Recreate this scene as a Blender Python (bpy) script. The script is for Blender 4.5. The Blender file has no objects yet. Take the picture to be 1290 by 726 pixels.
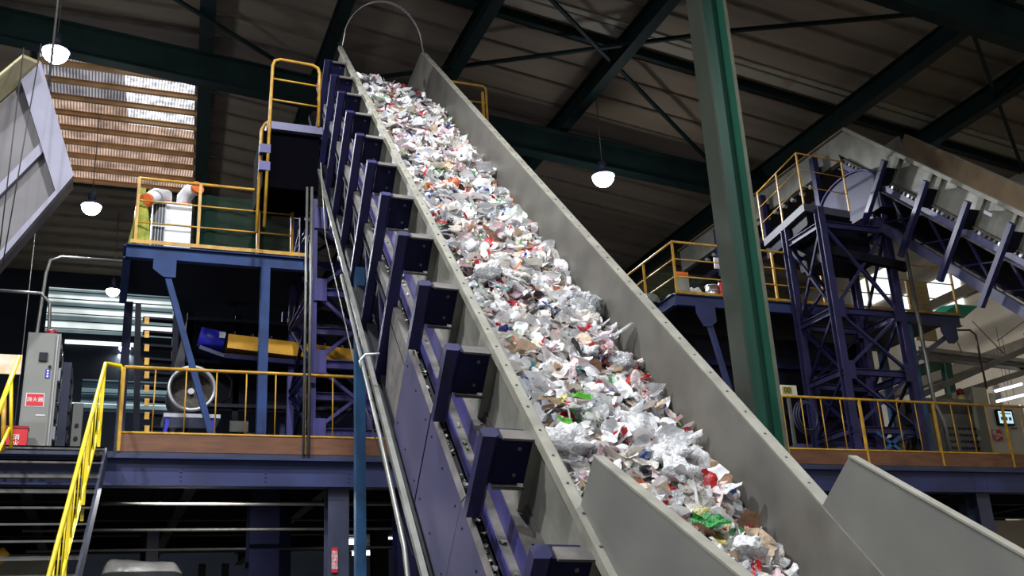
import bpy, math, random
import numpy as np
from mathutils import Vector as V, Matrix, noise
random.seed(7)
rad = math.radians
# ------------------------------------------------------------------ camera
W_, H_ = 1290, 726
FPX = 1339.476
YAW, PITCH, ROLL = 0.37704, 0.342134, -0.0543406
CAMZ = 1.6
fw = V((math.sin(YAW)*math.cos(PITCH), math.cos(YAW)*math.cos(PITCH), math.sin(PITCH)))
r0 = V((math.cos(YAW), -math.sin(YAW), 0)); u0 = r0.cross(fw)
cr = r0*math.cos(ROLL)+u0*math.sin(ROLL); cu = -r0*math.sin(ROLL)+u0*math.cos(ROLL)
CAM = V((0, 0, CAMZ))
def ray(x, y): return fw+cr*((x-645)/FPX)-cu*((y-363)/FPX)
def at(x, y, Y=None, X=None, Z=None):
    d = ray(x, y)
    t = Y/d.y if Y is not None else X/d.x if X is not None else (Z-CAMZ)/d.z
    return CAM+d*t
# conveyor frame: s up the incline, x across, n normal
S = ray(292, -204).normalized()
N = (V((-0.006, -0.67, 0.743))); N = (N-S*N.dot(S)).normalized()
XH = S.cross(N).normalized()
def K(x, s, n): return CAM+XH*x+S*s+N*n
# ------------------------------------------------------------------ objects
C = bpy.context.scene.collection
ORG = {}
def thing(name, label, cat, loc, group=None, kind=None):
    o = bpy.data.objects.new(name, None); C.objects.link(o)
    o.empty_display_size = .2
    o.location = loc; ORG[o.name] = V(loc)
    o['label'] = label; o['category'] = cat
    if group: o['group'] = group
    if kind: o['kind'] = kind
    return o
def tag(o, label=None, cat=None, group=None, kind=None):
    if label: o['label'] = label
    if cat: o['category'] = cat
    if group: o['group'] = group
    if kind: o['kind'] = kind
    return o
class MB:
    def __init__(s): s.v = []; s.f = []; s.m = []; s.cur = 0; s.sm = []
    def mat(s, i): s.cur = i; return s
    def add(s, vs, fs, smooth=False):
        b = len(s.v); s.v += [V(p) for p in vs]
        for f in fs: s.f.append(tuple(b+i for i in f)); s.m.append(s.cur); s.sm.append(smooth)
        return s
    def box(s, c, size, ax=None):
        c = V(c); X, Y, Z = ax if ax else (V((1, 0, 0)), V((0, 1, 0)), V((0, 0, 1)))
        hx, hy, hz = [k/2 for k in size]
        vs = [c+X*(a*hx)+Y*(b*hy)+Z*(d*hz) for a in (-1, 1) for b in (-1, 1) for d in (-1, 1)]
        return s.add(vs, [(0, 1, 3, 2), (4, 6, 7, 5), (0, 4, 5, 1), (2, 3, 7, 6), (0, 2, 6, 4), (1, 5, 7, 3)])
    def bb(s, a, b):   # box from min corner to max corner
        a = V(a); b = V(b); return s.box((a+b)/2, (abs(b.x-a.x), abs(b.y-a.y), abs(b.z-a.z)))
    def kbox(s, x0, x1, s0, s1, n0, n1):
        return s.box(K((x0+x1)/2, (s0+s1)/2, (n0+n1)/2), (x1-x0, s1-s0, n1-n0), (XH, S, N))
    def frame(s, p, q, up=(0, 0, 1)):
        d = (V(q)-V(p)).normalized(); up = V(up)
        if abs(d.dot(up)) > .98: up = V((0, 1, 0)) if abs(d.y) < .9 else V((1, 0, 0))
        x = d.cross(up).normalized(); z = x.cross(d).normalized()
        return d, x, z
    def bar(s, p, q, w, h=None, up=(0, 0, 1)):
        h = w if h is None else h; p = V(p); q = V(q)
        d, x, z = s.frame(p, q, up)
        return s.box((p+q)/2, (w, (q-p).length, h), (x, d, z))
    def sect(s, p, q, prof, up=(0, 0, 1), closed=True):   # extrude a 2D outline (x,z) from p to q
        p = V(p); q = V(q); d, x, z = s.frame(p, q, up); k = len(prof)
        vs = [p+x*a+z*b for a, b in prof]+[q+x*a+z*b for a, b in prof]
        fs = [(i, (i+1) % k, (i+1) % k+k, i+k) for i in range(k)]
        fs += [tuple(range(k-1, -1, -1)), tuple(range(k, 2*k))]
        return s.add(vs, fs)
    def ibeam(s, p, q, w, h, t=.02, up=(0, 0, 1)):
        a = w/2; b = h/2; t = min(t, w/4)
        return s.sect(p, q, [(-a, -b), (a, -b), (a, -b+t), (t/2, -b+t), (t/2, b-t), (a, b-t), (a, b), (-a, b), (-a, b-t), (-t/2, b-t), (-t/2, -b+t), (-a, -b+t)], up)
    def tube(s, p, q, r, n=8): return s.path([p, q], r, n)
    def path(s, pts, r, n=8, closed=False):
        pts = [V(p) for p in pts]; L = len(pts); vs = []; 
        rr = r if isinstance(r, (list, tuple)) else [r]*L
        ref = None
        for i, p in enumerate(pts):
            a = pts[i-1] if (i > 0 or closed) else p; b = pts[(i+1) % L] if (i < L-1 or closed) else p
            d = (b-a).normalized()
            if ref is None: ref = V((0, 0, 1)) if abs(d.z) < .9 else V((1, 0, 0))
            x = d.cross(ref).normalized(); z = x.cross(d).normalized(); ref = z
            vs += [p+(x*math.cos(t)+z*math.sin(t))*rr[i] for t in [2*math.pi*k/n for k in range(n)]]
        fs = []
        for i in range(L if closed else L-1):
            j = (i+1) % L
            for k in range(n): k2 = (k+1) % n; fs.append((i*n+k, i*n+k2, j*n+k2, j*n+k))
        s.add(vs, fs, True)
        if not closed:
            b = len(s.v)-len(vs)
            s.f.append(tuple(b+k for k in range(n-1, -1, -1))); s.m.append(s.cur); s.sm.append(False)
            s.f.append(tuple(b+(L-1)*n+k for k in range(n))); s.m.append(s.cur); s.sm.append(False)
        return s
    def prism(s, poly, ext):  # planar polygon (3D) extruded by vector
        ext = V(ext); k = len(poly); poly = [V(p) for p in poly]
        vs = poly+[p+ext for p in poly]
        return s.add(vs, [tuple(range(k)), tuple(range(2*k-1, k-1, -1))]+[(i, i+k, (i+1) % k+k, (i+1) % k) for i in range(k)])
    def disc(s, c, ax, r, h, n=20, r2=None):
        c = V(c); d = V(ax).normalized(); return s.path([c, c+d*h], [r, r if r2 is None else r2], n)
    def bolt(s, c, ax, r=.014, h=.012): return s.disc(c, ax, r, h, 6)
    def build(s, name, mats, parent=None, origin=None, label=None):
        if not isinstance(mats, (list, tuple)): mats = [mats]
        if parent is not None: o0 = ORG[parent.name]
        elif origin is not None: o0 = V(origin)
        else:
            xs = [p.x for p in s.v]; ys = [p.y for p in s.v]; zs = [p.z for p in s.v]
            o0 = V(((min(xs)+max(xs))/2, (min(ys)+max(ys))/2, min(zs)))
        me = bpy.data.meshes.new(name)
        me.from_pydata([tuple(p-o0) for p in s.v], [], s.f)
        for m in mats: me.materials.append(m)
        me.polygons.foreach_set('material_index', s.m); me.polygons.foreach_set('use_smooth', s.sm)
        me.update()
        o = bpy.data.objects.new(name, me); C.objects.link(o)
        if parent is not None: o.parent = parent
        else: o.location = o0
        ORG[o.name] = o0
        if label: o['label'] = label
        return o
def text(body, size, loc, rot, mat, parent, name='lettering', width=None):
    cu_ = bpy.data.curves.new(name, 'FONT'); cu_.body = body; cu_.size = size; cu_.extrude = .001
    cu_.align_x = 'CENTER'; cu_.align_y = 'CENTER'
    cu_.materials.append(mat)
    o = bpy.data.objects.new(name, cu_); C.objects.link(o); o.parent = parent
    bpy.context.view_layer.update()
    me = bpy.data.meshes.new_from_object(o.evaluated_get(bpy.context.evaluated_depsgraph_get())); bpy.data.objects.remove(o)
    o = bpy.data.objects.new(name, me); C.objects.link(o); o.parent = parent
    o.location = V(loc)-ORG[parent.name]; o.rotation_euler = rot; ORG[o.name] = ORG[parent.name]
    return o
# ------------------------------------------------------------------ materials
def lin(c): return tuple(((x/255)/12.92 if x/255 <= .04045 else ((x/255+.055)/1.055)**2.4) for x in c)+(1,)
MC = {}
def M(name, rgb, rough=.5, metal=0., var=.12, scale=4., rgb2=None, lo=.35, hi=.7, bump=0., bscale=40., stretch=(1, 1, 1), emit=None, es=1., sub=0, trans=0):
    if name in MC: return MC[name]
    m = bpy.data.materials.new(name); m.use_nodes = True; nt = m.node_tree; nd = nt.nodes; lk = nt.links
    b = nd['Principled BSDF']; c1 = lin(rgb)
    c2 = lin(rgb2) if rgb2 else tuple(x*(1-var*2.2) for x in c1[:3])+(1,)
    tc = nd.new('ShaderNodeTexCoord'); mp = nd.new('ShaderNodeMapping'); mp.inputs['Scale'].default_value = stretch
    lk.new(tc.outputs['Object'], mp.inputs[0])
    nz = nd.new('ShaderNodeTexNoise'); nz.inputs['Scale'].default_value = scale; nz.inputs['Detail'].default_value = 5
    lk.new(mp.outputs[0], nz.inputs['Vector'])
    r = nd.new('ShaderNodeValToRGB'); r.color_ramp.elements[0].position = lo; r.color_ramp.elements[1].position = hi
    r.color_ramp.elements[0].color = c1; r.color_ramp.elements[1].color = c2
    lk.new(nz.outputs[0], r.inputs[0]); lk.new(r.outputs[0], b.inputs['Base Color'])
    b.inputs['Roughness'].default_value = rough; b.inputs['Metallic'].default_value = metal
    if sum(rgb) < 130: b.inputs['Specular IOR Level'].default_value = .15; b.inputs['Roughness'].default_value = max(rough, .6)
    if bump:
        n2 = nd.new('ShaderNodeTexNoise'); n2.inputs['Scale'].default_value = bscale; lk.new(mp.outputs[0], n2.inputs['Vector'])
        bp = nd.new('ShaderNodeBump'); bp.inputs['Strength'].default_value = bump; bp.inputs['Distance'].default_value = .02
        lk.new(n2.outputs[0], bp.inputs['Height']); lk.new(bp.outputs[0], b.inputs['Normal'])
    if emit is not None:
        b.inputs['Emission Color'].default_value = lin(emit); b.inputs['Emission Strength'].default_value = es
    if trans: b.inputs['Alpha'].default_value = 1-trans
    MC[name] = m; return m
galv = M('galvanised_steel', (134, 132, 122), .5, .2, .1, 3, bump=.1, bscale=12, rgb2=(110, 108, 100))
galv_top = M('dusty_steel_lip', (138, 135, 122), .6, .1, .1, 5, rgb2=(114, 111, 100))
galv_dirty = M('dusty_grey_ledge', (98, 92, 88), .8, 0, .2, 6, rgb2=(66, 62, 60))
inner = M('worn_trough_steel', (114, 111, 103), .45, .25, .1, 2.2, rgb2=(94, 91, 85), bump=.08, bscale=6)
skirtm = M('grey_hopper_steel', (112, 111, 105), .5, .15, .08, 1.6, rgb2=(99, 98, 94))
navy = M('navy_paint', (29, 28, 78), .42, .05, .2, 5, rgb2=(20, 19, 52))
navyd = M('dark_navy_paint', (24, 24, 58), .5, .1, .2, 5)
purple = M('violet_blue_paint', (66, 62, 118), .5, .05, .12, 2.5, rgb2=(52, 48, 94))
plate_m = M('violet_grey_plate', (64, 61, 94), .55, .05, .1, 1.5, rgb2=(53, 52, 82))
towerd = M('tower_dark_violet', (40, 37, 80), .55, .05, .15, 3, rgb2=(28, 27, 56))
void = M('near_black_steel', (6, 6, 11), .9, 0, .1, 3); void.node_tree.nodes['Principled BSDF'].inputs['Specular IOR Level'].default_value = .02  # even near-black colour for the box under the head platform
towerp = M('tower_violet_paint', (62, 57, 118), .5, .05, .15, 3, rgb2=(42, 40, 82))
blue = M('platform_blue_paint', (32, 60, 112), .75, 0, .15, 3, rgb2=(26, 46, 86))
blued = M('mezzanine_blue_paint', (48, 56, 100), .55, 0, .15, 1.2, rgb2=(36, 40, 74))
tealblue = M('teal_blue_paint', (40, 84, 124), .5, 0, .15, 3, rgb2=(26, 54, 84))
slate = M('dark_slate_paint', (58, 62, 84), .55, .1, .15, 3)
black = M('blackened_steel', (24, 24, 30), .6, .1, .3, 3)
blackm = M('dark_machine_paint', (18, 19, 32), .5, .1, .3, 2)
green = M('column_green_paint', (28, 82, 62), .5, 0, .1, 1.4, rgb2=(22, 62, 50), stretch=(1, 1, .3))
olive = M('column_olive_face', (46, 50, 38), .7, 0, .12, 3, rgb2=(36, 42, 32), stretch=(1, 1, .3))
beam_m = M('roof_beam_green', (20, 36, 34), .6, 0, .2, 1.5)
yellow = M('safety_yellow', (200, 152, 44), .45, 0, .08, 6, rgb2=(156, 112, 34))
yellowb = M('bright_yellow', (240, 214, 30), .4, 0, .06, 4, rgb2=(214, 184, 24))
toe = M('brown_toe_board', (116, 76, 50), .6, 0, .12, 2.5, rgb2=(92, 58, 40), stretch=(1, 1, 5))
roof_m = M('dusty_roof_sheet', (132, 118, 98), .8, 0, .2, .35, rgb2=(100, 88, 74), stretch=(.3, 3, 1))
purl = M('roof_purlin_paint', (104, 94, 80), .7, 0, .2, 2)
purl_t = M('warm_lit_purlin', (205, 160, 108), .55, 0, .15, 3)  # warm light from below is put into the purlin's tan colour
dirty_strip = M('grimy_skylight_strip', (150, 142, 124), .7, 0, .2, 1.2, rgb2=(110, 70, 48), lo=.55, hi=.75)
beige = M('beige_wall_paint', (226, 209, 182), .8, 0, .06, .6)
dwall = M('dark_sheet_wall', (32, 38, 46), .8, 0, .2, .5, stretch=(1, 1, 3))
conc = M('concrete_floor', (96, 94, 90), .8, 0, .15, .8)
white = M('white_paint', (226, 228, 232), .45, 0, .05, 3)
hoodw = M('lavender_white_steel', (140, 138, 154), .5, .1, .08, 1.5, rgb2=(124, 121, 136))
hoodi = M('dull_hood_lining', (112, 108, 110), .6, .1, .12, 1, rgb2=(90, 86, 84))
cabg = M('cabinet_grey', (128, 128, 122), .5, 0, .05, 2)
cabd = M('cabinet_dark_glass', (52, 54, 60), .22, .3, .2, 5)
cabb = M('cabinet_beige', (176, 170, 150), .55, 0, .06, 2)
red = M('red_paint', (205, 36, 44), .45, 0, .08, 4)
redd = M('dark_red_plastic', (150, 26, 36), .4, 0, .1, 4)
orange = M('orange_plastic', (236, 120, 60), .5, 0, .08, 6)
netg = M('green_debris_net', (22, 70, 54), .9, 0, .15, 8, trans=.72)
nety = M('yellow_green_net', (176, 176, 70), .9, 0, .2, 12, rgb2=(110, 130, 60))
cable = M('grey_conduit', (120, 120, 114), .4, .5, .15, 6)
rope = M('dark_wire_rope', (60, 58, 62), .5, .4, .1, 10)
pipeb = M('black_cable', (16, 16, 20), .5, 0, .1, 6)
belt_m = M('dark_rubber_belt', (34, 32, 32), .7, 0, .2, 8)
motorb = M('motor_blue', (46, 48, 190), .4, 0, .1, 5)
signblue = M('label_blue', (50, 50, 170), .5, 0, .02, 5)
letter = M('white_lettering', (240, 240, 240), .5, 0, .01, 5, emit=(240, 240, 240), es=.0)
letterk = M('black_lettering', (20, 22, 20), .5, 0, .01, 5)
wrapm = M('silver_wrap_film', (200, 198, 194), .25, .3, .15, 3, bump=.6, bscale=5)
chrome = M('worn_bright_bolt', (190, 190, 186), .3, .8, .1, 20)
steel_d = M('dull_steel', (104, 102, 98), .45, .5, .15, 5)
greensh = M('teal_green_sheet', (40, 150, 118), .6, 0, .1, 3)
alu = M('pale_aluminium', (196, 196, 200), .35, .5, .1, 6)
def EM(name, rgb, st):
    m = bpy.data.materials.new(name); m.use_nodes = True; nt = m.node_tree; nt.nodes.remove(nt.nodes['Principled BSDF'])
    e = nt.nodes.new('ShaderNodeEmission'); e.inputs[0].default_value = lin(rgb); e.inputs[1].default_value = st
    nt.links.new(e.outputs[0], nt.nodes['Material Output'].inputs[0]); return m
lamp_e = EM('led_lamp_glow', (225, 238, 255), 40)
tube_e = EM('fluorescent_glow', (235, 244, 255), 3.2)
day_e = EM('daylit_window_glow', (228, 236, 240), 1.6)
screen_e = EM('screen_glow', (190, 225, 235), 1.1)
day_dim = EM('dim_daylight_glow', (205, 222, 225), .8)
def EMrib(name, c1, c2, st, freq, axis, noise_s=2., lo=.4, hi=.6, distort=0.):
    """Daylit sheet as emission; rib shading is painted in as stripes, noise varies strength."""
    m = bpy.data.materials.new(name); m.use_nodes = True; nt = m.node_tree; nd = nt.nodes; lk = nt.links
    nd.remove(nd['Principled BSDF']); e = nd.new('ShaderNodeEmission'); tc = nd.new('ShaderNodeTexCoord')
    w = nd.new('ShaderNodeTexWave'); w.bands_direction = axis; w.inputs['Scale'].default_value = freq; w.inputs['Distortion'].default_value = distort
    lk.new(tc.outputs['Object'], w.inputs[0])
    r = nd.new('ShaderNodeValToRGB'); r.color_ramp.elements[0].position = lo; r.color_ramp.elements[1].position = hi
    r.color_ramp.elements[0].color = lin(c2); r.color_ramp.elements[1].color = lin(c1); lk.new(w.outputs[0], r.inputs[0])  # dark stripes stand in for rib shading that plain emission cannot show
    nz = nd.new('ShaderNodeTexNoise'); nz.inputs['Scale'].default_value = noise_s; lk.new(tc.outputs['Object'], nz.inputs['Vector'])
    mr = nd.new('ShaderNodeMapRange'); mr.inputs[1].default_value = .35; mr.inputs[2].default_value = .65; mr.inputs[3].default_value = st*.55; mr.inputs[4].default_value = st*1.3
    lk.new(nz.outputs[0], mr.inputs[0]); lk.new(r.outputs[0], e.inputs[0]); lk.new(mr.outputs[0], e.inputs[1])
    lk.new(e.outputs[0], nd['Material Output'].inputs[0]); return m
pane_tan = EMrib('tan_translucent_sheet', (220, 192, 174), (150, 120, 104), .9, 4.19, 'X')
pane_grey = EMrib('grey_translucent_sheet', (190, 190, 200), (116, 106, 108), .8, 4.19, 'X', 1.2)
pane_white = EMrib('white_translucent_sheet', (255, 255, 255), (190, 190, 200), 1.35, 4.19, 'X', 5)
pane_far = EMrib('far_translucent_sheet', (225, 238, 236), (96, 112, 116), 1.5, .62, 'Z', .6, .3, .7)
pane_far2 = EMrib('far_dim_sheet', (140, 168, 180), (50, 68, 80), .8, .62, 'Z', .6, .3, .7)

# ================================================================== THE HALL
RX = 1.9; TS = math.tan(rad(8)); RZ = 16.0
def roofz(x): return RZ-max(0, x-RX)*TS
WR = 22.0; YB = 39.5; YF = -9.0; WL = -9.0
SK = (-2.2, 2.0, 24.2, 31.3)
def skx(x, y): return x+.075*(y-31.3)     # skylight opening
b = MB()
def slab(x0, x1, y0, y1):
    z0, z1 = roofz(x0), roofz(x1)
    b.add([(x0, y0, z0), (x1, y0, z1), (x1, y1, z1), (x0, y1, z0), (x0, y0, z0+.08), (x1, y0, z1+.08), (x1, y1, z1+.08), (x0, y1, z0+.08)],
          [(0, 3, 2, 1), (4, 5, 6, 7), (0, 1, 5, 4), (1, 2, 6, 5), (2, 3, 7, 6), (3, 0, 4, 7)])
slab(RX, WR, YF, YB); slab(WL, RX, YF, SK[2]); slab(WL, RX, SK[3], YB); slab(WL, SK[0], SK[2], SK[3]); slab(SK[1], RX, SK[2], SK[3])
ceil = b.build('ceiling', roof_m, origin=(0, 0, 0)); tag(ceil, 'dusty brown corrugated roof sheeting over the hall', 'ceiling', kind='structure')
y = 8.0
while y < YB-.5:
    if not (SK[2]-.1 < y < SK[3]+.1):
        MB().bar((WL, y, RZ-.05), (RX, y, RZ-.05), .06, .1).build('purlin', purl, ceil)
    MB().bar((RX, y, RZ-.03), (WR, y, roofz(WR)-.03), .05, .06).build('purlin', purl, ceil)
    y += .9
# grimy strips of skylight in the sloping roof, one per frame bay
for i, ys in enumerate((18.0,)):
    p0 = (RX+.3, ys, roofz(RX+.3)-.03); p1 = (WR, ys, roofz(WR)-.03)
    MB().bar(p0, p1, .55, .03).build('skylight_strip', dirty_strip, ceil, label='paler grimy strip of translucent sheet')
    MB().ibeam((RX, ys+.45, roofz(RX)-.12), (WR, ys+.45, roofz(WR)-.12), .12, .2, .03).build('eave_rail', beam_m, ceil)
# skylight
wn = MB(); wn.bb((SK[0]-.12, SK[2], RZ-.12), (SK[0], SK[3], RZ+.1)); wn.bb((SK[1]+.3, SK[2], RZ-.0), (SK[1]+.35, SK[3], RZ+.1))
wn.bb((SK[0]-.12, SK[3], RZ-.2), (SK[1]+.3, SK[3]+.14, RZ+.1))
win = wn.build('window_1', beam_m, origin=(0, 28, RZ)); tag(win, 'ribbed translucent skylight glowing tan and white at upper left of the roof', 'window', kind='structure')
def ribs(x0, x1, y0, y1, mat):
    m = MB(); n = int((x1-x0)/.0375); vs = []
    for i in range(n+1):
        x = x0+(x1-x0)*i/n; z = RZ+.03+(.012 if i % 2 else 0); vs += [V((skx(x, y0), y0, z)), V((skx(x, y1), y1, z))]
    m.add(vs, [(2*i, 2*i+2, 2*i+3, 2*i+1) for i in range(n)], True); m.build('pane', mat, win)
ribs(-1.65, .25, SK[2], 26.4, pane_grey); ribs(.25, 1.95, SK[2], 27.5, pane_white); ribs(-1.65, .25, 26.4, SK[3], pane_tan); ribs(.25, 1.95, 27.5, SK[3], pane_tan)
for xa_, xb_, nm_ in ((-2.9, -1.65, 'skylight_curb'), (1.95, 2.35, 'skylight_curb')):
    MB().prism([(skx(xa_, SK[2]), SK[2], RZ-.01), (skx(xb_, SK[2]), SK[2], RZ-.01), (xb_, SK[3], RZ-.01), (xa_, SK[3], RZ-.01)], (0, 0, .06)).build(nm_, roof_m, win)
for i in range(9):
    yy = SK[2]+.35+i*.83
    if yy < SK[3]: MB().ibeam((skx(-1.75, yy), yy, RZ-.09), (skx(2.05, yy), yy, RZ-.09), .1, .14, .02).build('purlin', purl_t, win, label='tan roof purlin crossing the skylight')
# walls and floor
fl = MB().bb((WL-12, YF, -.2), (WR+12, YB, 0)).build('floor', conc); tag(fl, 'grey concrete hall floor', 'floor', kind='structure')
wb = MB().bb((WL-.3, YB, 0), (WR+.3, YB+.3, 16)).build('wall_back', dwall, origin=(0, YB, 0)); tag(wb, 'dark blue sheet end wall at the back of the hall', 'wall', kind='structure')
wl = MB().bb((WL-.3, YF, 0), (WL, YB, 16.2)).build('wall_left', dwall); tag(wl, 'dark sheet wall along the left', 'wall', kind='structure')
wr = MB().bb((WR, YF, 0), (WR+.3, YB, 13.2)); wr = wr.build('wall_right', beige); tag(wr, 'beige panelled wall along the right side', 'wall', kind='structure')
for k, zz in enumerate((6.3, 8.6, 10.6)):
    MB().bb((WR-.18, 14, zz), (WR, YB, zz+.28)).build('ledge', M('grey_brown_ledge', (128, 116, 98), .7), wr)
for k, (p, q) in enumerate((((1110, 340), (1122, 372)), ((1180, 352), (1215, 388)))):
    a = at(*p, X=WR-.05); c = at(*q, X=WR-.05)
    w = MB().bb((WR-.06, min(a.y, c.y), c.z), (WR-.02, max(a.y, c.y)+1.5, a.z)).build('window_%d' % (k+4), day_e)
    tag(w, ('small bright daylit window high on the beige right wall behind the tower', 'long bright daylit window high on the beige right wall under the right conveyor')[k], 'window', kind='structure')
# daylit bands in the back wall, seen under the left platform
def farwin(nm, p, q, mat, lab):
    a = at(*p, Y=YB-.06); c = at(*q, Y=YB-.06)
    m = MB().bb((a.x, YB-.08, c.z), (c.x, YB-.03, a.z)); o = m.build(nm, mat); tag(o, lab, 'window', kind='structure')
    k = MB(); w = c.x-a.x
    for j in range(6): zz = c.z+(a.z-c.z)*(j+.5)/6; k.bb((a.x, YB-.12, zz-.015), (c.x, YB-.08, zz+.015))
    k.build('window_frame', beam_m, o)
farwin('window_2', (62, 362), (216, 426), pane_far, 'bright banded daylight window in the back wall, left of the blue post')
farwin('window_3', (104, 478), (222, 522), pane_far2, 'lower dim banded daylight window in the back wall behind the railing')
for k, (p, q) in enumerate((((82, 428), (168, 437)), ((90, 508), (262, 513)))):
    a = at(*p, Y=YB-.1); c = at(*q, Y=YB-.1)
    o = MB().bb((a.x, YB-.12, c.z), (c.x, YB-.05, a.z)).build('window_%d' % (6+k), day_e)
    tag(o, ('thin bright strip window between the two banded windows', 'thin bright strip window low behind the yellow railing')[k], 'window', kind='structure')
# ------------------------------------------------------------------ roof frame
def roofbeam(lab, p, q, w, h, t=.03):
    o = MB().ibeam(p, q, w, h, t).build('roof_beam', beam_m, origin=(V(p)+V(q))/2); tag(o, lab, 'roof beam', kind='structure'); return o
def lineX(p1, p2, Y, x0, x1):
    a = at(*p1, Y=Y); c = at(*p2, Y=Y); k = (c.z-a.z)/(c.x-a.x); return V((x0, Y, a.z+k*(x0-a.x))), V((x1, Y, a.z+k*(x1-a.x)))
a, c = lineX((150, 64), (893, 226), 21.5, WL, WR)
roofbeam('deep dark green main roof girder running behind the head of the big conveyor', a, c, .3, .74)
a, c = lineX((1189, 26), (1290, 60), 13.0, -2, WR)
up = V((0, 0, .45)); a += up; c += up
a.z = min(a.z, 15.4)
roofbeam('deep dark girder crossing the top right corner', V((7, 13, at(1189, 26, Y=13).z+.45+(at(1189, 26, Y=13).x-7)*.135)), c, .3, .9)
for lab, X_, y0 in (('roof rafter running from top centre down toward the girder', 10.15, 9), ('roof rafter right of the green column reaching the hanging lamp', 15.9, 9),
                    ('roof rafter near the conveyor head', 6.95, 9), ('roof rafter directly above the conveyor head arch', 4.15, 9), ('roof rafter at the right edge above the side conveyor', 18.3, 9)):
    zz = roofz(X_)-.42
    roofbeam(lab, (X_, y0, zz), (X_, YB, zz), .26, .5 if X_ != 4.15 else .36)
roofbeam('dark rafter along the right side of the skylight', (skx(2.2, 14), 14, RZ-.3), (skx(2.2, YB), YB, RZ-.3), .34, .4)
# rods bracing the roof plane
def rod(lab, p, q, r=.038):
    o = MB().bar(p, q, r*2, r*2).build('brace_rod', beam_m, origin=(V(p)+V(q))/2); tag(o, lab, 'brace', 'roof bracing rods')
def rz(x, y): 
    p = at(x, y, Z=15)
    for _ in range(8): p = at(x, y, Z=roofz(p.x)-.5)
    return p
for i, (p, q) in enumerate((((690, -5), (905, 215)), ((470, 98), (873, 45)), ((905, 40), (1165, 17)), ((215, -5), (350, 78)), ((1225, 40), (1289, 215)))):
    rod(('dark brace rod crossing from top centre down to the green column', 'long dark brace rod from behind the heap to the green column', 'dark brace rod right of the green column near the ceiling',
         'dark brace rod at the top left above the guard rail', 'dark brace rod at the right edge near the ceiling')[i], rz(*p), rz(*q))
# green H column
a = at(928, 300, Y=12.6); 
col = thing('steel_column', 'tall dark green H-section steel column standing in front of the right platform', 'column', (0, 0, 0)); col.location = (8.6, 12.6, 0); ORG[col.name] = V((8.6, 12.6, 0))
xA = (at(920, 300, Y=12.45).x+at(943, 470, Y=12.45).x)/2; xB = (at(953, 300, Y=12.45).x+at(996, 580, Y=12.45).x)/2
print('column x', xA, xB)
ztop = roofz(9)-.9
MB().bb((xA, 12.45, 0), (xA+.035, 12.84, ztop)).build('left_flange', olive, col, label='olive left flange')  # left flange is olive, the rest of the column green
MB().bb((xB-.035, 12.45, 0), (xB, 12.84, ztop)).build('right_flange', green, col)
MB().bb((xA+.035, 12.68, 0), (xB-.035, 12.72, ztop)).build('web', green, col)
m = MB(); m.bb((xB-.05, 12.435, 0), (xB+.01, 12.45, ztop)); m.build('edge_strip', M('pale_edge', (84, 88, 72), .6), col)  # paler strip along the right flange's front edge
MB().bb((xA-.1, 12.3, 0), (xB+.1, 13.05, .05)).build('base_plate', green, col)
# ------------------------------------------------------------------ lamps
def lamp(px, z, r, power, lab, visible=True):
    p = at(*px, Z=z) if len(px) == 2 else V(px)
    t = thing('high_bay_lamp', lab, 'lamp', p, 'high bay lamps')
    MB().path([p+V((0, 0, .05-r*math.sin(a_))) for a_ in (1.55, 1.3, 1, .7, .4, .15, 0)], [r*math.cos(a_) for a_ in (1.55, 1.3, 1, .7, .4, .15, 0)], 24).build('lens', lamp_e, t)
    m = MB(); m.disc(p+V((0, 0, .05)), (0, 0, 1), r*1.08, .12, 24, r*.6); m.disc(p+V((0, 0, .17)), (0, 0, 1), r*.4, .25, 12); m.build('housing', slate, t)
    MB().tube(p+V((0, 0, .42)), (p.x, p.y, roofz(p.x)-.15), .012).build('hanger', cable, t)
    ld = bpy.data.lights.new('high_bay_light', 'AREA'); ld.shape = 'DISK'; ld.size = r*2; ld.energy = power; ld.color = (.93, .96, 1.0)
    o = bpy.data.objects.new('lamp_light', ld); C.objects.link(o); o.parent = t; o.location = (0, 0, -r-.02)
    pl = bpy.data.lights.new('high_bay_glow', 'POINT'); pl.shadow_soft_size = r; pl.energy = power*.12; pl.color = (.93, .96, 1.0)
    o = bpy.data.objects.new('lamp_glow', pl); C.objects.link(o); o.parent = t; o.location = (0, 0, -2*r-.04)
    return t
lamp((70, 68), 13.2, .24, 900, 'glowing high bay lamp beside the left end of the skylight')
lamp((115, 262), 13.2, .24, 700, 'glowing high bay lamp left of the upper left platform')
lamp((142, 368), 13.2, .2, 300, 'small far lamp above the bright banded window')
lamp((157, 440), 13.2, .2, 200, 'small far lamp above the lower left railing')
lamp((760, 225), 12.4, .26, 900, 'bright high bay lamp hanging between conveyor and green column')
for X_, Y_ in ((-7.5, 6), (1.5, 9), (10.5, 6), (-5, 0), (6, -.5)):  # unseen lamps added to fill the heap and conveyor sides with light
    lamp((X_, Y_, roofz(X_)-1.8), 0, .3, {-7.5: 2300, 1.5: 1300, 10.5: 450, -5: 1300, 6: 500}[X_], 'unseen high bay lamp added as fill light over the front of the hall')
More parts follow.
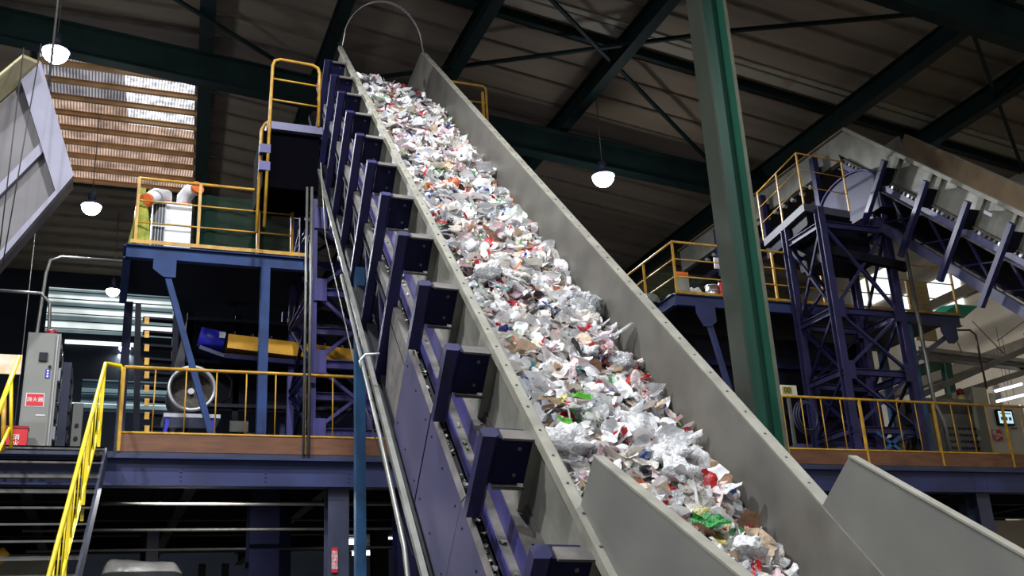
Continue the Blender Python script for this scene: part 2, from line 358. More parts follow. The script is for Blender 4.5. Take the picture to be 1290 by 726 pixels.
# ================================================================== MAIN CONVEYOR
XL, XR = 2.2, 3.8
NT = -3.05      # wall top
NB = -3.63      # wall bottom (outer)
conv = thing('inclined_conveyor', 'big steep grey-walled belt conveyor carrying mixed plastic waste up through the hall', 'conveyor', K(3, 1.5, -4.9))
S0 = 1.2
def kprism(pts, x0, x1): m = MB(); m.prism([K(x0, s_, n_) for s_, n_ in pts], XH*(x1-x0)); return m
kprism([(S0, NT), (19.25, NT), (19.75, -3.62), (20.0, -4.1), (S0, -4.1)], XL, XL+.02).build('side_wall', galv, conv)
kprism([(S0, NT-.02), (20.2, NT-.02), (21.2, -3.99), (21.3, -4.1), (S0, -4.1)], XR, XR+.02).build('side_wall', inner, conv, label='right trough wall, worn smooth inside')
# flanges with bolts
m = MB(); m.kbox(XL-.064, XL+.004, S0, 19.25, NT, NT+.012)
m.kbox(XL-.064, XL-.052, S0, 19.25, NT-.05, NT)
m.mat(1)
for i in range(60): m.bolt(K(XL-.03, 1.6+i*.305, NT+.012), N, .009, .006)
m.build('top_flange', [galv_top, steel_d], conv, label='pale bolted lip along the left wall')
m = MB(); m.kbox(XR, XR+.1, S0, 20.2, NT-.02, NT-.008); m.kbox(XR+.088, XR+.1, S0, 20.2, NT-.08, NT-.02)
m.mat(1)
for i in range(60): m.bolt(K(XR+.05, 1.7+i*.31, NT-.008), N, .009, .006)
m.build('top_flange', [galv_top, steel_d], conv, label='pale bolted lip along the right wall')
# belt and its bed
MB().kbox(XL+.02, XR, S0, 20.6, -4.0, -3.96).build('belt', belt_m, conv)
bars = [1.23*i+4.343-1.23*2 for i in range(14)]
m = MB()
for sb in bars:
    if sb < 19:
        r_ = MB(); r_.kbox(XL-.063, XL, sb-.02, sb+.34, NB, NT-.012); r_.build('wall_rib', galv, conv)
for k, sb in enumerate(bars):
    if sb > 18.6: continue
    long_ = sb > 8.6
    nb = -4.75 if long_ else -3.66
    p = MB()
    prof = [(-.06, -.055), (.03, -.055), (.06, -.02), (.06, .055), (-.03, .055), (-.06, .03)]
    # upright hat-section post with chamfered edges
    p.sect(K(XL-.35, sb, nb), K(XL-.35, sb, -3.075), prof, XH)
    up_ = p.build('upright_post', navy, conv)
    g = MB(); g.kbox(XL-.29, XL-.064, sb-.022, sb-.005, -3.42, -3.1); g.kbox(XL-.29, XL-.1, sb, sb+.1, -3.12, -3.1); g.kbox(XL-.29, XL-.1, sb, sb+.1, -3.44, -3.42)
    g.mat(1); g.kbox(XL-.27, XL-.06, sb-.05, sb+.06, -3.1, -3.085); g.kbox(XL-.27, XL-.06, sb-.05, sb+.06, -3.455, -3.44)
    g.mat(2)
    for nn in (-3.17, -3.36): g.bolt(K(XL-.14, sb-.015, nn), -S, .014, .012)
    g.build('gusset_plate', [navyd, galv_dirty, steel_d], up_)
# C-channel under the wall
m = MB(); m.kbox(XL-.11, XL, S0, 19.6, NB-.012, NB); m.kbox(XL-.02, XL, S0, 19.6, NB, NB+.05)
m.mat(2)
for i in range(48): m.bolt(K(XL-.055, 1.5+i*.37, NB), N, .012, .01)
m.mat(1); m.kbox(XL-.11, XL-.1, S0, 19.6, -3.8, NB-.012)
m.mat(0); m.kbox(XL-.175, XL-.1, S0, 19.6, -3.812, -3.8)
m.mat(1); m.kbox(XL-.18, XL-.17, S0, 19.6, -3.9, -3.8)
m.build('frame_channel', [galv_dirty, purple, steel_d], conv, label='violet C-channel with dusty ledges')
m = MB(); m.kbox(XL-.34, XL-.17, S0, 19, -3.97, -3.95); m.build('spill_tray', black, conv)
# side cover plates, overlapping like scales
seams = [7.0+1.19*k for k in range(-5, 2)]
for k in range(len(seams)-1):
    s0_, s1_ = seams[k], seams[k+1]
    off = .004*(k % 2)
    m = MB(); x = XL-.36-off
    m.prism([K(x, s0_+.01, -3.74), K(x, s1_-.01, -3.74), K(x, s1_-.01, -4.52), K(x, s0_+.01, -4.52)], XH*.008)
    m.mat(1); m.prism([K(x, s0_+.01, -3.74), K(x, s1_-.01, -3.74), K(x+.02, s1_-.01, -3.7), K(x+.02, s0_+.01, -3.7)], XH*.008)
    m.mat(2)
    for ss in (.12, .6, 1.05):
        for nn in (-3.85, -4.4): m.bolt(K(x, s0_+ss, nn), -XH, .009, .006)
    m.build('cover_plate', [plate_m, galv_dirty, blackm], conv)
kprism([(8.2, -3.8), (9.3, -3.8), (8.9, -4.6), (8.2, -4.6)], XL-.34, XL-.33).build('cover_plate', galv_dirty, conv)
# lattice truss that shows above the plates
m = MB()
m.bar(K(XL-.3, S0, -4.55), K(XL-.3, 20, -4.55), .1, .08, N); m.build('bottom_chord', black, conv)
m = MB(); m.bar(K(XL-.3, 8, -3.85), K(XL-.3, 19.5, -3.85), .06, .1, N); m.build('middle_chord', galv_dirty, conv)
for k, sb in enumerate(bars):
    if 8.3 < sb < 18.2:
        MB().bar(K(XL-.3, sb+.05, -4.5), K(XL-.3, sb+1.15, -3.9), .05, .05, XH).build('diagonal_brace', navyd, conv)
        MB().bar(K(XL-.3, sb, -4.62), K(XR+.2, sb, -4.62), .08, .1, N).build('cross_member', navyd, conv)
        MB().tube(K(XL-.25, sb+.55, -4.42), K(XR, sb+.55, -4.42), .045, 10).build('return_roller', steel_d, conv)
MB().kbox(XL-.2, XR+.1, S0, 20, -4.6, -4.56).build('return_tray', blackm, conv)
m = MB(); m.kbox(XR+.02, XR+.2, S0, 20, -4.1, -3.9); m.kbox(XR+.02, XR+.1, S0, 20, -4.7, -4.6); m.build('far_side_frame', navyd, conv)
# grey boxes/chutes between the upper posts
for k, sb in enumerate(bars):
    if 7.4 < sb < 18:
        MB().kbox(XL-.24, XL-.2, sb+.2, sb+1.0, -4.3, -3.98).build('return_guard', galv_dirty, conv)
# conduits running beside it
MB().bar(K(XL-.44, 16.2, -4.5), K(XL-.44, 3.6, -4.52), .045, .045, N).build('cable_rail', cable, conv)
MB().path([K(XL-.46, 12.0, -4.6), K(XL-.47, 8.2, -4.62), K(XL-.48, 6.6, -4.66), K(XL-.5, 5.9, -4.78), V(K(XL-.5, 5.8, -4.86))-V((0, 0, .3)), V(K(XL-.5, 5.8, -4.86))-V((0, 0, 1.3))], .022).build('conduit', cable, conv)
MB().path([K(XL-.36, 12.1, -4.6), K(XL-.36, 7, -4.6), K(XL-.36, 3.8, -4.6)], .035).build('conduit', pipeb, conv)
m = MB(); m.bar(K(XL-.44, 4.25, -4.5), K(XL-.44, 4.55, -4.5), .055, .055, N).mat(1); m.bar(K(XL-.44, 3.7, -4.5), K(XL-.44, 4.25, -4.5), .055, .055, N)
m.build('rail_end', [M('orange_tape', (196, 130, 90)), M('cyan_tape', (60, 150, 190))], conv, label='end of the cable rail wrapped in orange and cyan tape')
# legs
pt = K(XL-.3, 11.5, -4.6)
lg = MB().sect((pt.x, pt.y, 0), (pt.x, pt.y, pt.z+.3), [(-.055, -.055), (.055, -.055), (.055, .055), (-.055, .055)], (0, 1, 0)); 
lg.build('leg', tealblue, conv, label='tall blue support leg')
pt2 = K(XR+.1, 11.5, -4.6); MB().bar((pt2.x, pt2.y, 0), (pt2.x, pt2.y, pt2.z), .14).build('leg', tealblue, conv)
MB().bar((pt.x-.15, pt.y-.15, .015), (pt.x+.15, pt.y+.15, .015), .3, .03).build('foot_plate', tealblue, conv)
# hopper skirts standing on the lower walls
kprism([(4.73, NT+.012), (4.72, -2.72), (3.13, -2.31), (1.3, -1.84), (1.3, NT+.012)], XL-.02, XL).build('skirt_plate', skirtm, conv, label='near hopper skirt plate rising from the left wall')
kprism([(4.85, NT-.008), (4.763, -2.66), (3.38, -2.36), (1.3, -1.9), (1.3, NT-.008)], XR, XR+.02).build('skirt_plate', skirtm, conv, label='far hopper skirt plate rising from the right wall')
m = MB()
def lip(x, pts, w): 
    for (s1_, n1_), (s2_, n2_) in zip(pts, pts[1:]): m.bar(K(x, s1_, n1_), K(x, s2_, n2_), w, .012, N)
lip(XL+.01, [(4.72, -2.72), (3.13, -2.31), (1.3, -1.84)], .065); m.build('skirt_lip', galv_top, conv); m = MB(); lip(XR+.02, [(4.763, -2.66), (3.38, -2.36), (1.3, -1.9)], .06)
m.build('skirt_lip', galv_top, conv)
# chain-mesh guard arch over the head
m = MB(); pa = K(XL, 19.2, NT+.02); pb = K(XR+.02, 20.1, NT)
rows = []
nseg = 26
for j, off in enumerate((-.02, .06, .14, .22)):
    row = []
    for i in range(nseg+1):
        t = i/nseg; base = pa.lerp(pb, t); hh = (1-(2*t-1)**2)**.5*1.02
        pk = .25+.75*math.sin(math.pi*t)
        row.append(base+V((0, 0, 1))*hh-S*(.0+(off)*pk)+V((0, 0, off*.3*pk)))
    rows.append(row)
for row in rows: m.path(row, .006, 5)
for i in range(0, nseg+1):
    for j in range(3):
        m.path([rows[j][i], rows[j+1][min(nseg, i+1)]], .004, 4); m.path([rows[j][min(nseg, i+1)], rows[j+1][i]], .004, 4)
m.build('mesh_arch', alu, conv, label='thin wire mesh arch over the head')
# head pulley
hp = K(3.0, 20.4, -4.2); MB().path([K(XL+.05, 20.5, -4.22), K(XR-.05, 20.5, -4.22)], .24, 24).build('head_pulley', black, conv)
# ================================================================== WASTE
def crumple(seed, n=8):
    r = random.Random(seed); vs = []; fs = []
    cre = [(r.uniform(0, math.pi), r.uniform(-.5, .5), r.uniform(.2, .6)*r.choice((-1, 1))) for _ in range(5)]
    wr_ = [(r.uniform(-.5, .5), r.uniform(4, 9), r.uniform(0, 6), r.uniform(.05, .13)) for _ in range(3)]
    asp = r.uniform(.35, .9); rk = [r.uniform(.72, 1.05) for _ in range(14)]; bend = r.uniform(-.5, .5)
    for i in range(n+1):
        for j in range(n+1):
            x = i/n*2-1; y = j/n*2-1
            rr = max(abs(x), abs(y)); th = math.atan2(y, x); l = math.hypot(x, y) or 1
            t_ = (th+math.pi)/(2*math.pi)*13.999; k0 = int(t_); f_ = t_-k0
            k = rk[k0]*(1-f_)+rk[(k0+1) % 14]*f_
            px_, py_ = x/l*rr*k, y/l*rr*k*asp
            z = 0
            for a_, c_, h_ in cre: z += h_*abs(px_*math.cos(a_)+py_*math.sin(a_)-c_)
            for a_, fr, ph, am in wr_: z += am*math.sin(fr*(px_*math.sin(a_)+py_*math.cos(a_)/asp)+ph)
            z += r.uniform(-.05, .05)-.25
            vs.append((px_+r.uniform(-.03, .03), py_+bend*px_*px_*.5+r.uniform(-.03, .03), z*.6))
    for i in range(n):
        for j in range(n):
            a_ = i*(n+1)+j; fs.append((a_, a_+1, a_+n+2, a_+n+1))
    return np.array(vs, dtype=float), fs
def puff(seed, nu=20, nv=12):
    r = random.Random(seed); o_ = V((r.uniform(0, 50), r.uniform(0, 50), 0)); ax = r.uniform(.55, .9); az = r.uniform(.4, .65); vs = []
    for j in range(nv+1):
        for i in range(nu+1):
            th = math.pi*j/nv; ph = 2*math.pi*(i % nu)/nu; d = V((math.sin(th)*math.cos(ph), math.sin(th)*math.sin(ph), math.cos(th)))
            k = .72+.5*noise.noise(d*1.6+o_)+.45*abs(noise.noise(d*3.2+o_))+.16*noise.noise(d*9+o_)
            vs.append((d.x*k, d.y*k*ax, d.z*k*az))
    fs = [(j*(nu+1)+i, (j+1)*(nu+1)+i, (j+1)*(nu+1)+i+1, j*(nu+1)+i+1) for j in range(nv) for i in range(nu)]
    return np.array(vs, dtype=float), fs
VAR = [crumple(100+i) if i % 3 else puff(200+i) for i in range(30)]; VARS = [crumple(300+i, 5) for i in range(30)]
def film(name, c1, c2=None, amt=.0, sc=6, rough=.35, sss=.0):
    """thin waste sheet: base colour, and print patches of c2 covering roughly amt"""
    m = bpy.data.materials.new(name); m.use_nodes = True; nt = m.node_tree; nd = nt.nodes; lk = nt.links; b = nd['Principled BSDF']
    tc = nd.new('ShaderNodeTexCoord')
    nz = nd.new('ShaderNodeTexVoronoi'); nz.inputs['Scale'].default_value = sc; n0 = nd.new('ShaderNodeTexNoise'); n0.inputs['Scale'].default_value = sc*.8; lk.new(tc.outputs['Object'], n0.inputs['Vector'])
    va_ = nd.new('ShaderNodeVectorMath'); va_.operation = 'MULTIPLY_ADD'; va_.inputs[1].default_value = (.35, .35, .35); lk.new(n0.outputs['Color'], va_.inputs[0]); lk.new(tc.outputs['Object'], va_.inputs[2]); lk.new(va_.outputs[0], nz.inputs['Vector'])
    sp = nd.new('ShaderNodeSeparateColor'); lk.new(nz.outputs['Color'], sp.inputs[0])
    r = nd.new('ShaderNodeValToRGB'); r.color_ramp.interpolation = 'CONSTANT'
    r.color_ramp.elements[0].position = 0; r.color_ramp.elements[0].color = lin(c1)
    r.color_ramp.elements[1].position = 1-amt if amt else 1.0; r.color_ramp.elements[1].color = lin(c2 or c1)
    lk.new(sp.outputs[0], r.inputs[0])
    n3 = nd.new('ShaderNodeTexNoise'); n3.inputs['Scale'].default_value = 9; n3.inputs['Detail'].default_value = 4; lk.new(tc.outputs['Object'], n3.inputs['Vector'])
    mr = nd.new('ShaderNodeMapRange'); mr.inputs[1].default_value = .3; mr.inputs[2].default_value = .7; mr.inputs[3].default_value = .66; mr.inputs[4].default_value = 1.0; lk.new(n3.outputs[0], mr.inputs[0])  # low spots of the bump noise are darkened like shade in creases
    mm_ = nd.new('ShaderNodeMix'); mm_.data_type = 'RGBA'; mm_.blend_type = 'MULTIPLY'; mm_.inputs[0].default_value = 1; lk.new(r.outputs[0], mm_.inputs[6]); lk.new(mr.outputs[0], mm_.inputs[7])
    bp = nd.new('ShaderNodeBump'); bp.inputs['Strength'].default_value = .6; bp.inputs['Distance'].default_value = .05; lk.new(n3.outputs[0], bp.inputs['Height']); lk.new(bp.outputs[0], b.inputs['Normal'])
    r = mm_; r_out = mm_.outputs[2]; lk.new(r_out, b.inputs['Base Color']); b.inputs['Roughness'].default_value = rough
    tr = nd.new('ShaderNodeBsdfTranslucent'); lk.new(r_out, tr.inputs[0]); mx = nd.new('ShaderNodeMixShader'); mx.inputs[0].default_value = .22
    lk.new(b.outputs[0], mx.inputs[1]); lk.new(tr.outputs[0], mx.inputs[2]); lk.new(mx.outputs[0], nd['Material Output'].inputs[0])
    return m
FK = [  # key, colour words, material, weight
 ('white', 'crumpled white plastic film', film('film_white', (240, 239, 238)), 30),
 ('offwhite', 'crumpled off-white packaging film', film('film_offwhite', (226, 218, 206)), 14),
 ('clear', 'crumpled pale grey see-through-looking film', film('film_grey', (200, 200, 201), rough=.3), 16),
 ('pinkish', 'crumpled pale pink wrapper', film('film_pinkish', (226, 196, 200)), 6),
 ('redprint', 'crumpled white wrapper with red print', film('film_redprint', (232, 226, 224), (196, 40, 44), .3, 9), 8),
 ('blueprint', 'crumpled white wrapper with blue print', film('film_blueprint', (226, 230, 236), (60, 96, 180), .22, 9), 4),
 ('greenprint', 'crumpled white wrapper with green print', film('film_greenprint', (228, 232, 222), (80, 160, 90), .25, 7), 3),
 ('brown', 'crumpled brown paper scrap', film('film_brown', (148, 112, 88)), 3),
 ('beige', 'crumpled beige packaging scrap', film('film_beige', (214, 188, 158)), 5),
 ('dark', 'crumpled dark grey film scrap', film('film_dark', (66, 62, 66), rough=.3), 5),
 ('red', 'crumpled red wrapper', film('film_red', (190, 60, 62), (228, 210, 208), .4, 5), 1.6),
 ('orange', 'crumpled orange wrapper', film('film_orange', (226, 124, 76), (232, 214, 200), .45, 5), 1.2),
 ('green', 'crumpled green wrapper', film('film_green', (110, 180, 90), (224, 230, 214), .4, 5), .6),
 ('blue', 'crumpled blue wrapper', film('film_blue', (70, 96, 168), (220, 224, 232), .4, 5), .6),
 ('yellow', 'crumpled yellow wrapper', film('film_yellow', (214, 200, 100), (232, 228, 206), .4, 5), .7),
 ('mag', 'crumpled magenta wrapper', film('film_magenta', (190, 70, 116), (228, 206, 214), .4, 5), .4),
 ('teal', 'crumpled teal wrapper', film('film_teal', (70, 150, 148)), .3)]
WTS = [k[3] for k in FK]
XI0, XI1 = XL+.03, XR-.01
S_END = 18.5
def heap(x, s_):
    u = (x-XI0)/(XI1-XI0); crown = math.sin(math.pi*min(1, max(0, u)))**.6
    base = -3.62+.2*crown
    base += .055*noise.noise(V((x*1.6, s_*1.1, 0)))+.03*noise.noise(V((x*5, s_*4, 3)))
    if s_ > 13.5: base += .34*max(0, 1-u)**1.6*min(1, (s_-13.5)/3.5)
    endf = S_END-.6*u-s_
    if endf < .8: base -= (1-max(endf, -.3)/.8)*.32
    return base
m = MB(); nx, ns = 18, 220; vs = []
for i in range(ns+1):
    s_ = 1.5+(S_END-1.5)*i/ns
    for j in range(nx+1):
        x = XI0+(XI1-XI0)*j/nx; vs.append(K(x, s_, max(heap(x, s_)-.05, -3.95)+random.uniform(-.015, .015)))
m.add(vs, [(i*(nx+1)+j, i*(nx+1)+j+1, (i+1)*(nx+1)+j+1, (i+1)*(nx+1)+j) for i in range(ns) for j in range(nx)])
underlay = M('waste_underlay', (150, 140, 134), .8, 0, .3, 9, rgb2=(70, 62, 60))
# flakes nobody could count
rs = np.random.RandomState(5)
Vs = []; Fs = []; Ms = []; base = len(m.v)
allv = [np.array([tuple(p) for p in m.v])]; allf = list(m.f); allm = [0]*len(m.f); nb_ = len(m.v)
KX = np.array(XH); KS = np.array(S); KN = np.array(N)
def place(varr, x, s_, n_, size, r, tilt=.55):
    a_ = r.gauss(0, .6)+r.choice((0, 3.14)); t1 = r.uniform(-tilt, tilt); t2 = r.uniform(-tilt, tilt)
    R = np.array(Matrix.Rotation(a_, 3, 'Z') @ Matrix.Rotation(t1, 3, 'X') @ Matrix.Rotation(t2, 3, 'Y'))
    return R
rr = random.Random(11)
def rs_s():   # more scraps near the camera are needed per picture area only by size, keep density even
    return rr.uniform(2.6, S_END-.05)
NF = 5200
for k in range(NF):
    va, fa = rr.choice(VARS); s_ = rs_s(); x = rr.uniform(XI0+.06, XI1-.05)
    u = (x-XI0)/(XI1-XI0)
    if s_ > S_END-.6*u+.1: continue
    sz = rr.choice((.06, .09, .11, .14)) * rr.uniform(.8, 1.2)
    R = place(va, x, s_, 0, sz, rr, .8)
    P = (va*sz) @ R.T
    n_ = heap(x, s_)+rr.uniform(-.03, .035)
    px_ = np.clip(P[:, 0]+x, XI0+.004, XI1-.004)-0
    W = np.outer(px_, KX)+np.outer(P[:, 1]+s_, KS)+np.outer(P[:, 2]+n_, KN)+np.array(CAM)
    allv.append(W); allf += [tuple(i+nb_ for i in f) for f in fa]; nb_ += len(va)
    ci = rr.choices(range(len(FK)), WTS)[0]; allm += [ci+1]*len(fa)
AV = np.vstack(allv); o0 = np.array(K(3, 8, -3.9)); me = bpy.data.meshes.new('waste_heap')
me.from_pydata((AV-o0).tolist(), [], allf); me.materials.append(underlay)
for k in FK: me.materials.append(k[2])
me.polygons.foreach_set('material_index', allm); me.polygons.foreach_set('use_smooth', [i > 0 for i in allm]); me.update()
wh = bpy.data.objects.new('waste_litter', me); C.objects.link(wh); wh.location = o0
tag(wh, 'heap of small mixed plastic and paper scraps filling the conveyor trough', 'waste', kind='stuff')
# the larger scraps, one object each
CM = {}
def scrap(vi, fi, x, s_, n_, sz, r, label, group, name='plastic_scrap', cat='scrap', tilt=.5, mat=None):
    key = (vi, fi if mat is None else mat.name)
    if key not in CM:
        va, fa = VAR[vi]; me = bpy.data.meshes.new(name); me.from_pydata(va.tolist(), [], fa)
        me.materials.append(mat or FK[fi][2]); me.polygons.foreach_set('use_smooth', [True]*len(fa)); me.update()
        CM[key] = me
    o = bpy.data.objects.new(name, CM[key]); C.objects.link(o)
    B = Matrix((XH, S, N)).transposed().to_4x4()
    R = Matrix.Rotation(r.gauss(0, .6)+r.choice((0, 3.14)), 4, 'Z') @ Matrix.Rotation(r.uniform(-tilt, tilt), 4, 'X') @ Matrix.Rotation(r.uniform(-tilt, tilt), 4, 'Y')
    e = sz*.85; x = min(max(x, XI0+e), XI1-e)
    o.matrix_world = Matrix.Translation(K(x, s_, n_)) @ B @ R @ Matrix.Diagonal((sz, sz, sz*r.uniform(.7, 1.1), 1))
    tag(o, label, cat, group); return o
WT2 = [k[3] for k in FK[:10]]
for k in range(285):
    s_ = 2.9+(S_END-3.3)*((k+.5)/285)**1.35+rr.uniform(-.1, .1); x = rr.uniform(XI0+.12, XI1-.12)
    u = (x-XI0)/(XI1-XI0)
    if s_ > S_END-.6*u-.1: s_ -= 1
    fi = rr.choices(range(10), WT2)[0]; sz = rr.uniform(.12, .24)
    vi = rr.randrange(30)
    if vi % 3 == 0 and fi not in (0, 1, 2, 4): vi += 1
    if vi % 3 == 0: sz *= .75
    scrap(vi, fi, x, s_, heap(x, s_)+rr.uniform(.0, .05), sz, rr, FK[fi][1]+' lying on the waste heap in the conveyor trough',
          FK[fi][1].replace('crumpled ', '').replace('see-through-looking ', '')+' scraps on the conveyor')
def atheap(px, py):
    d = ray(px, py); n_ = -3.45
    for _ in range(6):
        t = n_/d.dot(N); p = d*t; x = p.dot(XH); s_ = p.dot(S); n_ = heap(x, s_)+.04
    return x, s_, n_
extra = {'lime': film('film_lime', (110, 214, 60)), 'dkgreen': film('film_kelly', (36, 150, 60)), 'crimson': film('film_crimson', (206, 30, 44)), 'pinkdot': film('film_pinkdot', (240, 205, 212), (200, 30, 60), .45, 14), 'navy': film('film_navy', (44, 44, 120)), 'white': FK[0][2],
         'orange': FK[11][2], 'yellow': FK[14][2], 'teal': FK[16][2], 'mag': FK[15][2], 'black': film('film_black', (28, 26, 30), rough=.25), 'blue': FK[13][2], 'brown': FK[7][2], 'sky': film('film_sky', (90, 160, 220)), 'green': FK[12][2], 'clear': FK[2][2]}
SP = [((893, 662), 'dkgreen', .15, 'bright green packet low on the heap near the hopper skirt'),
 ((882, 650), 'yellow', .07, 'orange-yellow end of a packet beside the bright green packet'),
 ((731, 506), 'lime', .085, 'lime green wrapper in the lower middle of the heap'),
 ((712, 535), 'lime', .08, 'lime green wrapper left of the dotted pink bag'),
 ((743, 527), 'green', .06, 'small green wrapper between the two lime wrappers and the dotted bag'),
 ((770, 560), 'pinkdot', .22, 'pink bag with red dots lying across the lower heap'),
 ((840, 612), 'crimson', .09, 'narrow crimson strip above the near skirt plate'),
 ((873, 538), 'green', .1, 'green leafy-looking wrapper against the right trough wall'),
 ((735, 418), 'crimson', .12, 'red wrapper in the middle of the heap'),
 ((790, 425), 'orange', .09, 'orange-red scrap against the right wall mid-heap'),
 ((745, 440), 'orange', .08, 'orange scrap below the red wrapper'),
 ((820, 490), 'crimson', .11, 'folded red-edged scrap right of centre in the lower heap'),
 ((820, 474), 'yellow', .06, 'yellow scrap by the right trough wall'),
 ((637, 421), 'navy', .12, 'dark blue wrapper beside the left lip'),
 ((652, 440), 'orange', .09, 'orange-red wrapper just below the dark blue wrapper'),
 ((693, 390), 'blue', .11, 'blue bottle-like wrapper in the middle of the heap'),
 ((612, 287), 'orange', .06, 'small orange scrap in the upper middle of the heap'),
 ((634, 366), 'teal', .09, 'teal wrapper near the left lip'),
 ((613, 345), 'white', .2, 'puffed white bag near the left lip in mid-heap'),
 ((600, 312), 'black', .14, 'black curved film edge in the upper middle of the heap'),
 ((555, 172), 'mag', .09, 'magenta piece near the top of the heap'),
 ((572, 170), 'teal', .07, 'teal piece beside the magenta piece'),
 ((528, 198), 'sky', .08, 'light blue piece near the upper left of the heap'),
 ((513, 196), 'green', .08, 'green strip near the upper left lip'),
 ((537, 218), 'crimson', .07, 'red piece in the upper heap'),
 ((592, 189), 'crimson', .07, 'red piece against the right wall in the upper heap'),
 ((558, 280), 'crimson', .09, 'red strip beside the left lip in the upper heap'),
 ((592, 330), 'yellow', .1, 'yellow strip near the left lip above the puffed bag'),
 ((740, 388), 'clear', .24, 'large pale clear bag standing up against the right wall'),
 ((640, 300), 'brown', .09, 'brown piece in the upper middle of the heap'),
 ((495, 120), 'black', .08, 'black scrap near the top of the heap'),
 ((470, 104), 'white', .14, 'white bag at the very top of the heap'),
 ((860, 600), 'white', .17, 'white bag above the near skirt plate'),
 ((715, 560), 'white', .2, 'long white folded sheet beside the left lip low down'),
 ((850, 510), 'clear', .2, 'shredded clear film against the right wall low down'),
 ((1010, 722), 'blue', .09, 'blue scrap at the bottom edge by the right wall'),
 ((905, 635), 'brown', .1, 'brown scrap beside the right wall above the green packet'),
 ((940, 700), 'white', .17, 'white crumpled bag at the bottom end of the heap')]
for i, (pp, c_, sz, lab) in enumerate(SP):
    x, s_, n_ = atheap(*pp); scrap({'plastic_bag': (i*3) % 30}.get('plastic_bag' if c_ in ('white', 'clear') else '', (i*7) % 30 + (1 if (i*7) % 3 == 0 else 0)), 0, x, s_, n_+.03, sz, rr, lab, None, name='plastic_scrap' if c_ != 'white' else 'plastic_bag', cat='scrap' if c_ != 'white' else 'bag', mat=extra[c_], tilt=.3)
# spilled crumbs on the side ledges
m = MB(); 
for k in range(260):
    va, fa = rr.choice(VARS); s_ = rr.uniform(3.6, 12); x = XL-.24+rr.uniform(-.06, .05); sz = rr.uniform(.01, .035)
    if rr.random() < .12: x = XL-.15
    R = np.array(Matrix.Rotation(rr.uniform(0, 6), 3, 'Z')); P = (va*sz) @ R.T
    n0 = -3.94 if x < XL-.19 else -3.8
    m.mat(rr.choices((0, 1, 2, 3), (5, 2, 2, 1))[0])
    m.add([K(x+p[0], s_+p[1], n0+p[2]+.02) for p in P], fa)
sc_ = m.build('spilled_litter', [film('crumb_white', (214, 212, 208)), film('crumb_grey', (130, 126, 120)), film('crumb_brown', (110, 88, 70)), film('crumb_green', (130, 170, 110))])
tag(sc_, 'small spilled scraps caught along the conveyor side ledge', 'litter', kind='stuff')

# ================================================================== RAILINGS
def railing(label, pts, h=1.1, spacing=1.5, mids=(), balus=0, z0=0, r=.024, mat=None, posts=None, group=None, toeb=None, curve0=False, low=None):
    """pts: path of deck-level corners"""
    mat = mat or yellow
    pts = [V(p) for p in pts]; t = thing('guard_railing', label, 'railing', pts[0], group)
    U = V((0, 0, 1)); MB().path([p+U*h for p in pts], r, 10).build('top_rail', mat, t)
    for mz in mids: MB().path([p+U*mz for p in pts], r*.55, 6).build('mid_rail', mat, t)
    if low: MB().path([p+U*low for p in pts], r*.8, 6).build('bottom_rail', mat, t)
    for p, q in zip(pts, pts[1:]):
        L = (q-p).length; n = max(1, round(L/spacing))
        for i in range(n+1):
            if i == 0 and p is not pts[0]: continue
            c = p.lerp(q, i/n); MB().bar(c, c+U*h, r*1.7, r*1.7, (0, 1, 0)).build('post', mat, t)
            if balus and i < n:
                d = p.lerp(q, (i+1)/n)
                for j in range(1, balus+1):
                    e = c.lerp(d, j/(balus+1)); MB().tube(e+U*(low or .1), e+U*h, r*.45, 6).build('baluster', mat, t)
        if toeb: MB().bar(p+U*toeb[1], q+U*toeb[1], .012, toeb[0]).build('toe_board', toe, t, label='brown toe board')
    return t
# ================================================================== MEZZANINE
ZD = 4.64; YM = 15.3
mz = thing('mezzanine_platform', 'dark blue steel mezzanine spanning the hall behind the big conveyor', 'platform', (4, YM, 0))
MB().bb((-7, YM, ZD-.1), (21.5, 27, ZD)).build('deck', slate, mz)
MB().sect((-7, YM, ZD-.28), (21.5, YM, ZD-.28), [(-.12, -.2), (.12, -.2), (.12, -.17), (.01, -.17), (.01, .17), (.12, .17), (.12, .2), (-.12, .2), (-.12, .17), (-.01, .17), (-.01, -.17), (-.12, -.17)]).build('front_beam', blued, mz)
for Y_ in (17.2, 19.2, 21.2, 24): MB().ibeam((-7, Y_, ZD-.25), (21.5, Y_, ZD-.25), .2, .3, .02).build('cross_beam', black, mz)
for X_ in (-4, -1, 1.2, 3.2, 5.5, 8.5, 11.5, 15.1, 18.5): MB().ibeam((X_, YM, ZD-.25), (X_, 27, ZD-.25), .16, .28, .02).build('joist', black, mz)
for X_, Y_, w_, mt in ((3.2, YM+.15, .3, slate), (4.24, YM+.3, .28, navyd), (15.1, YM+.15, .3, slate), (-1.6, YM+.3, .3, navyd), (8.6, YM+.3, .3, slate), (3.0, 19.2, .3, navyd), (0.9, 21.2, .3, black), (5.2, 21, .3, black), (11, 20, .3, black), (18, 19, .3, slate), (-2, 20, .3, black), (2.4, 17.2, .45, M('dark_navy_column', (24, 26, 52)))):
    MB().ibeam((X_, Y_, 0), (X_, Y_, ZD-.1), w_, w_, .02, (0, 1, 0)).build('column', mt, mz)
m = MB()
for X_ in (3.05, 3.35, 14.95, 15.25, -1.2, 1.0):
    for j in range(5): m.bolt((X_-.9*(X_ < 3.2 and X_ > 3), YM-.01, ZD-.15-.06*j), (0, -1, 0), .012, .012)
m.build('bolt_plate', blued, mz)
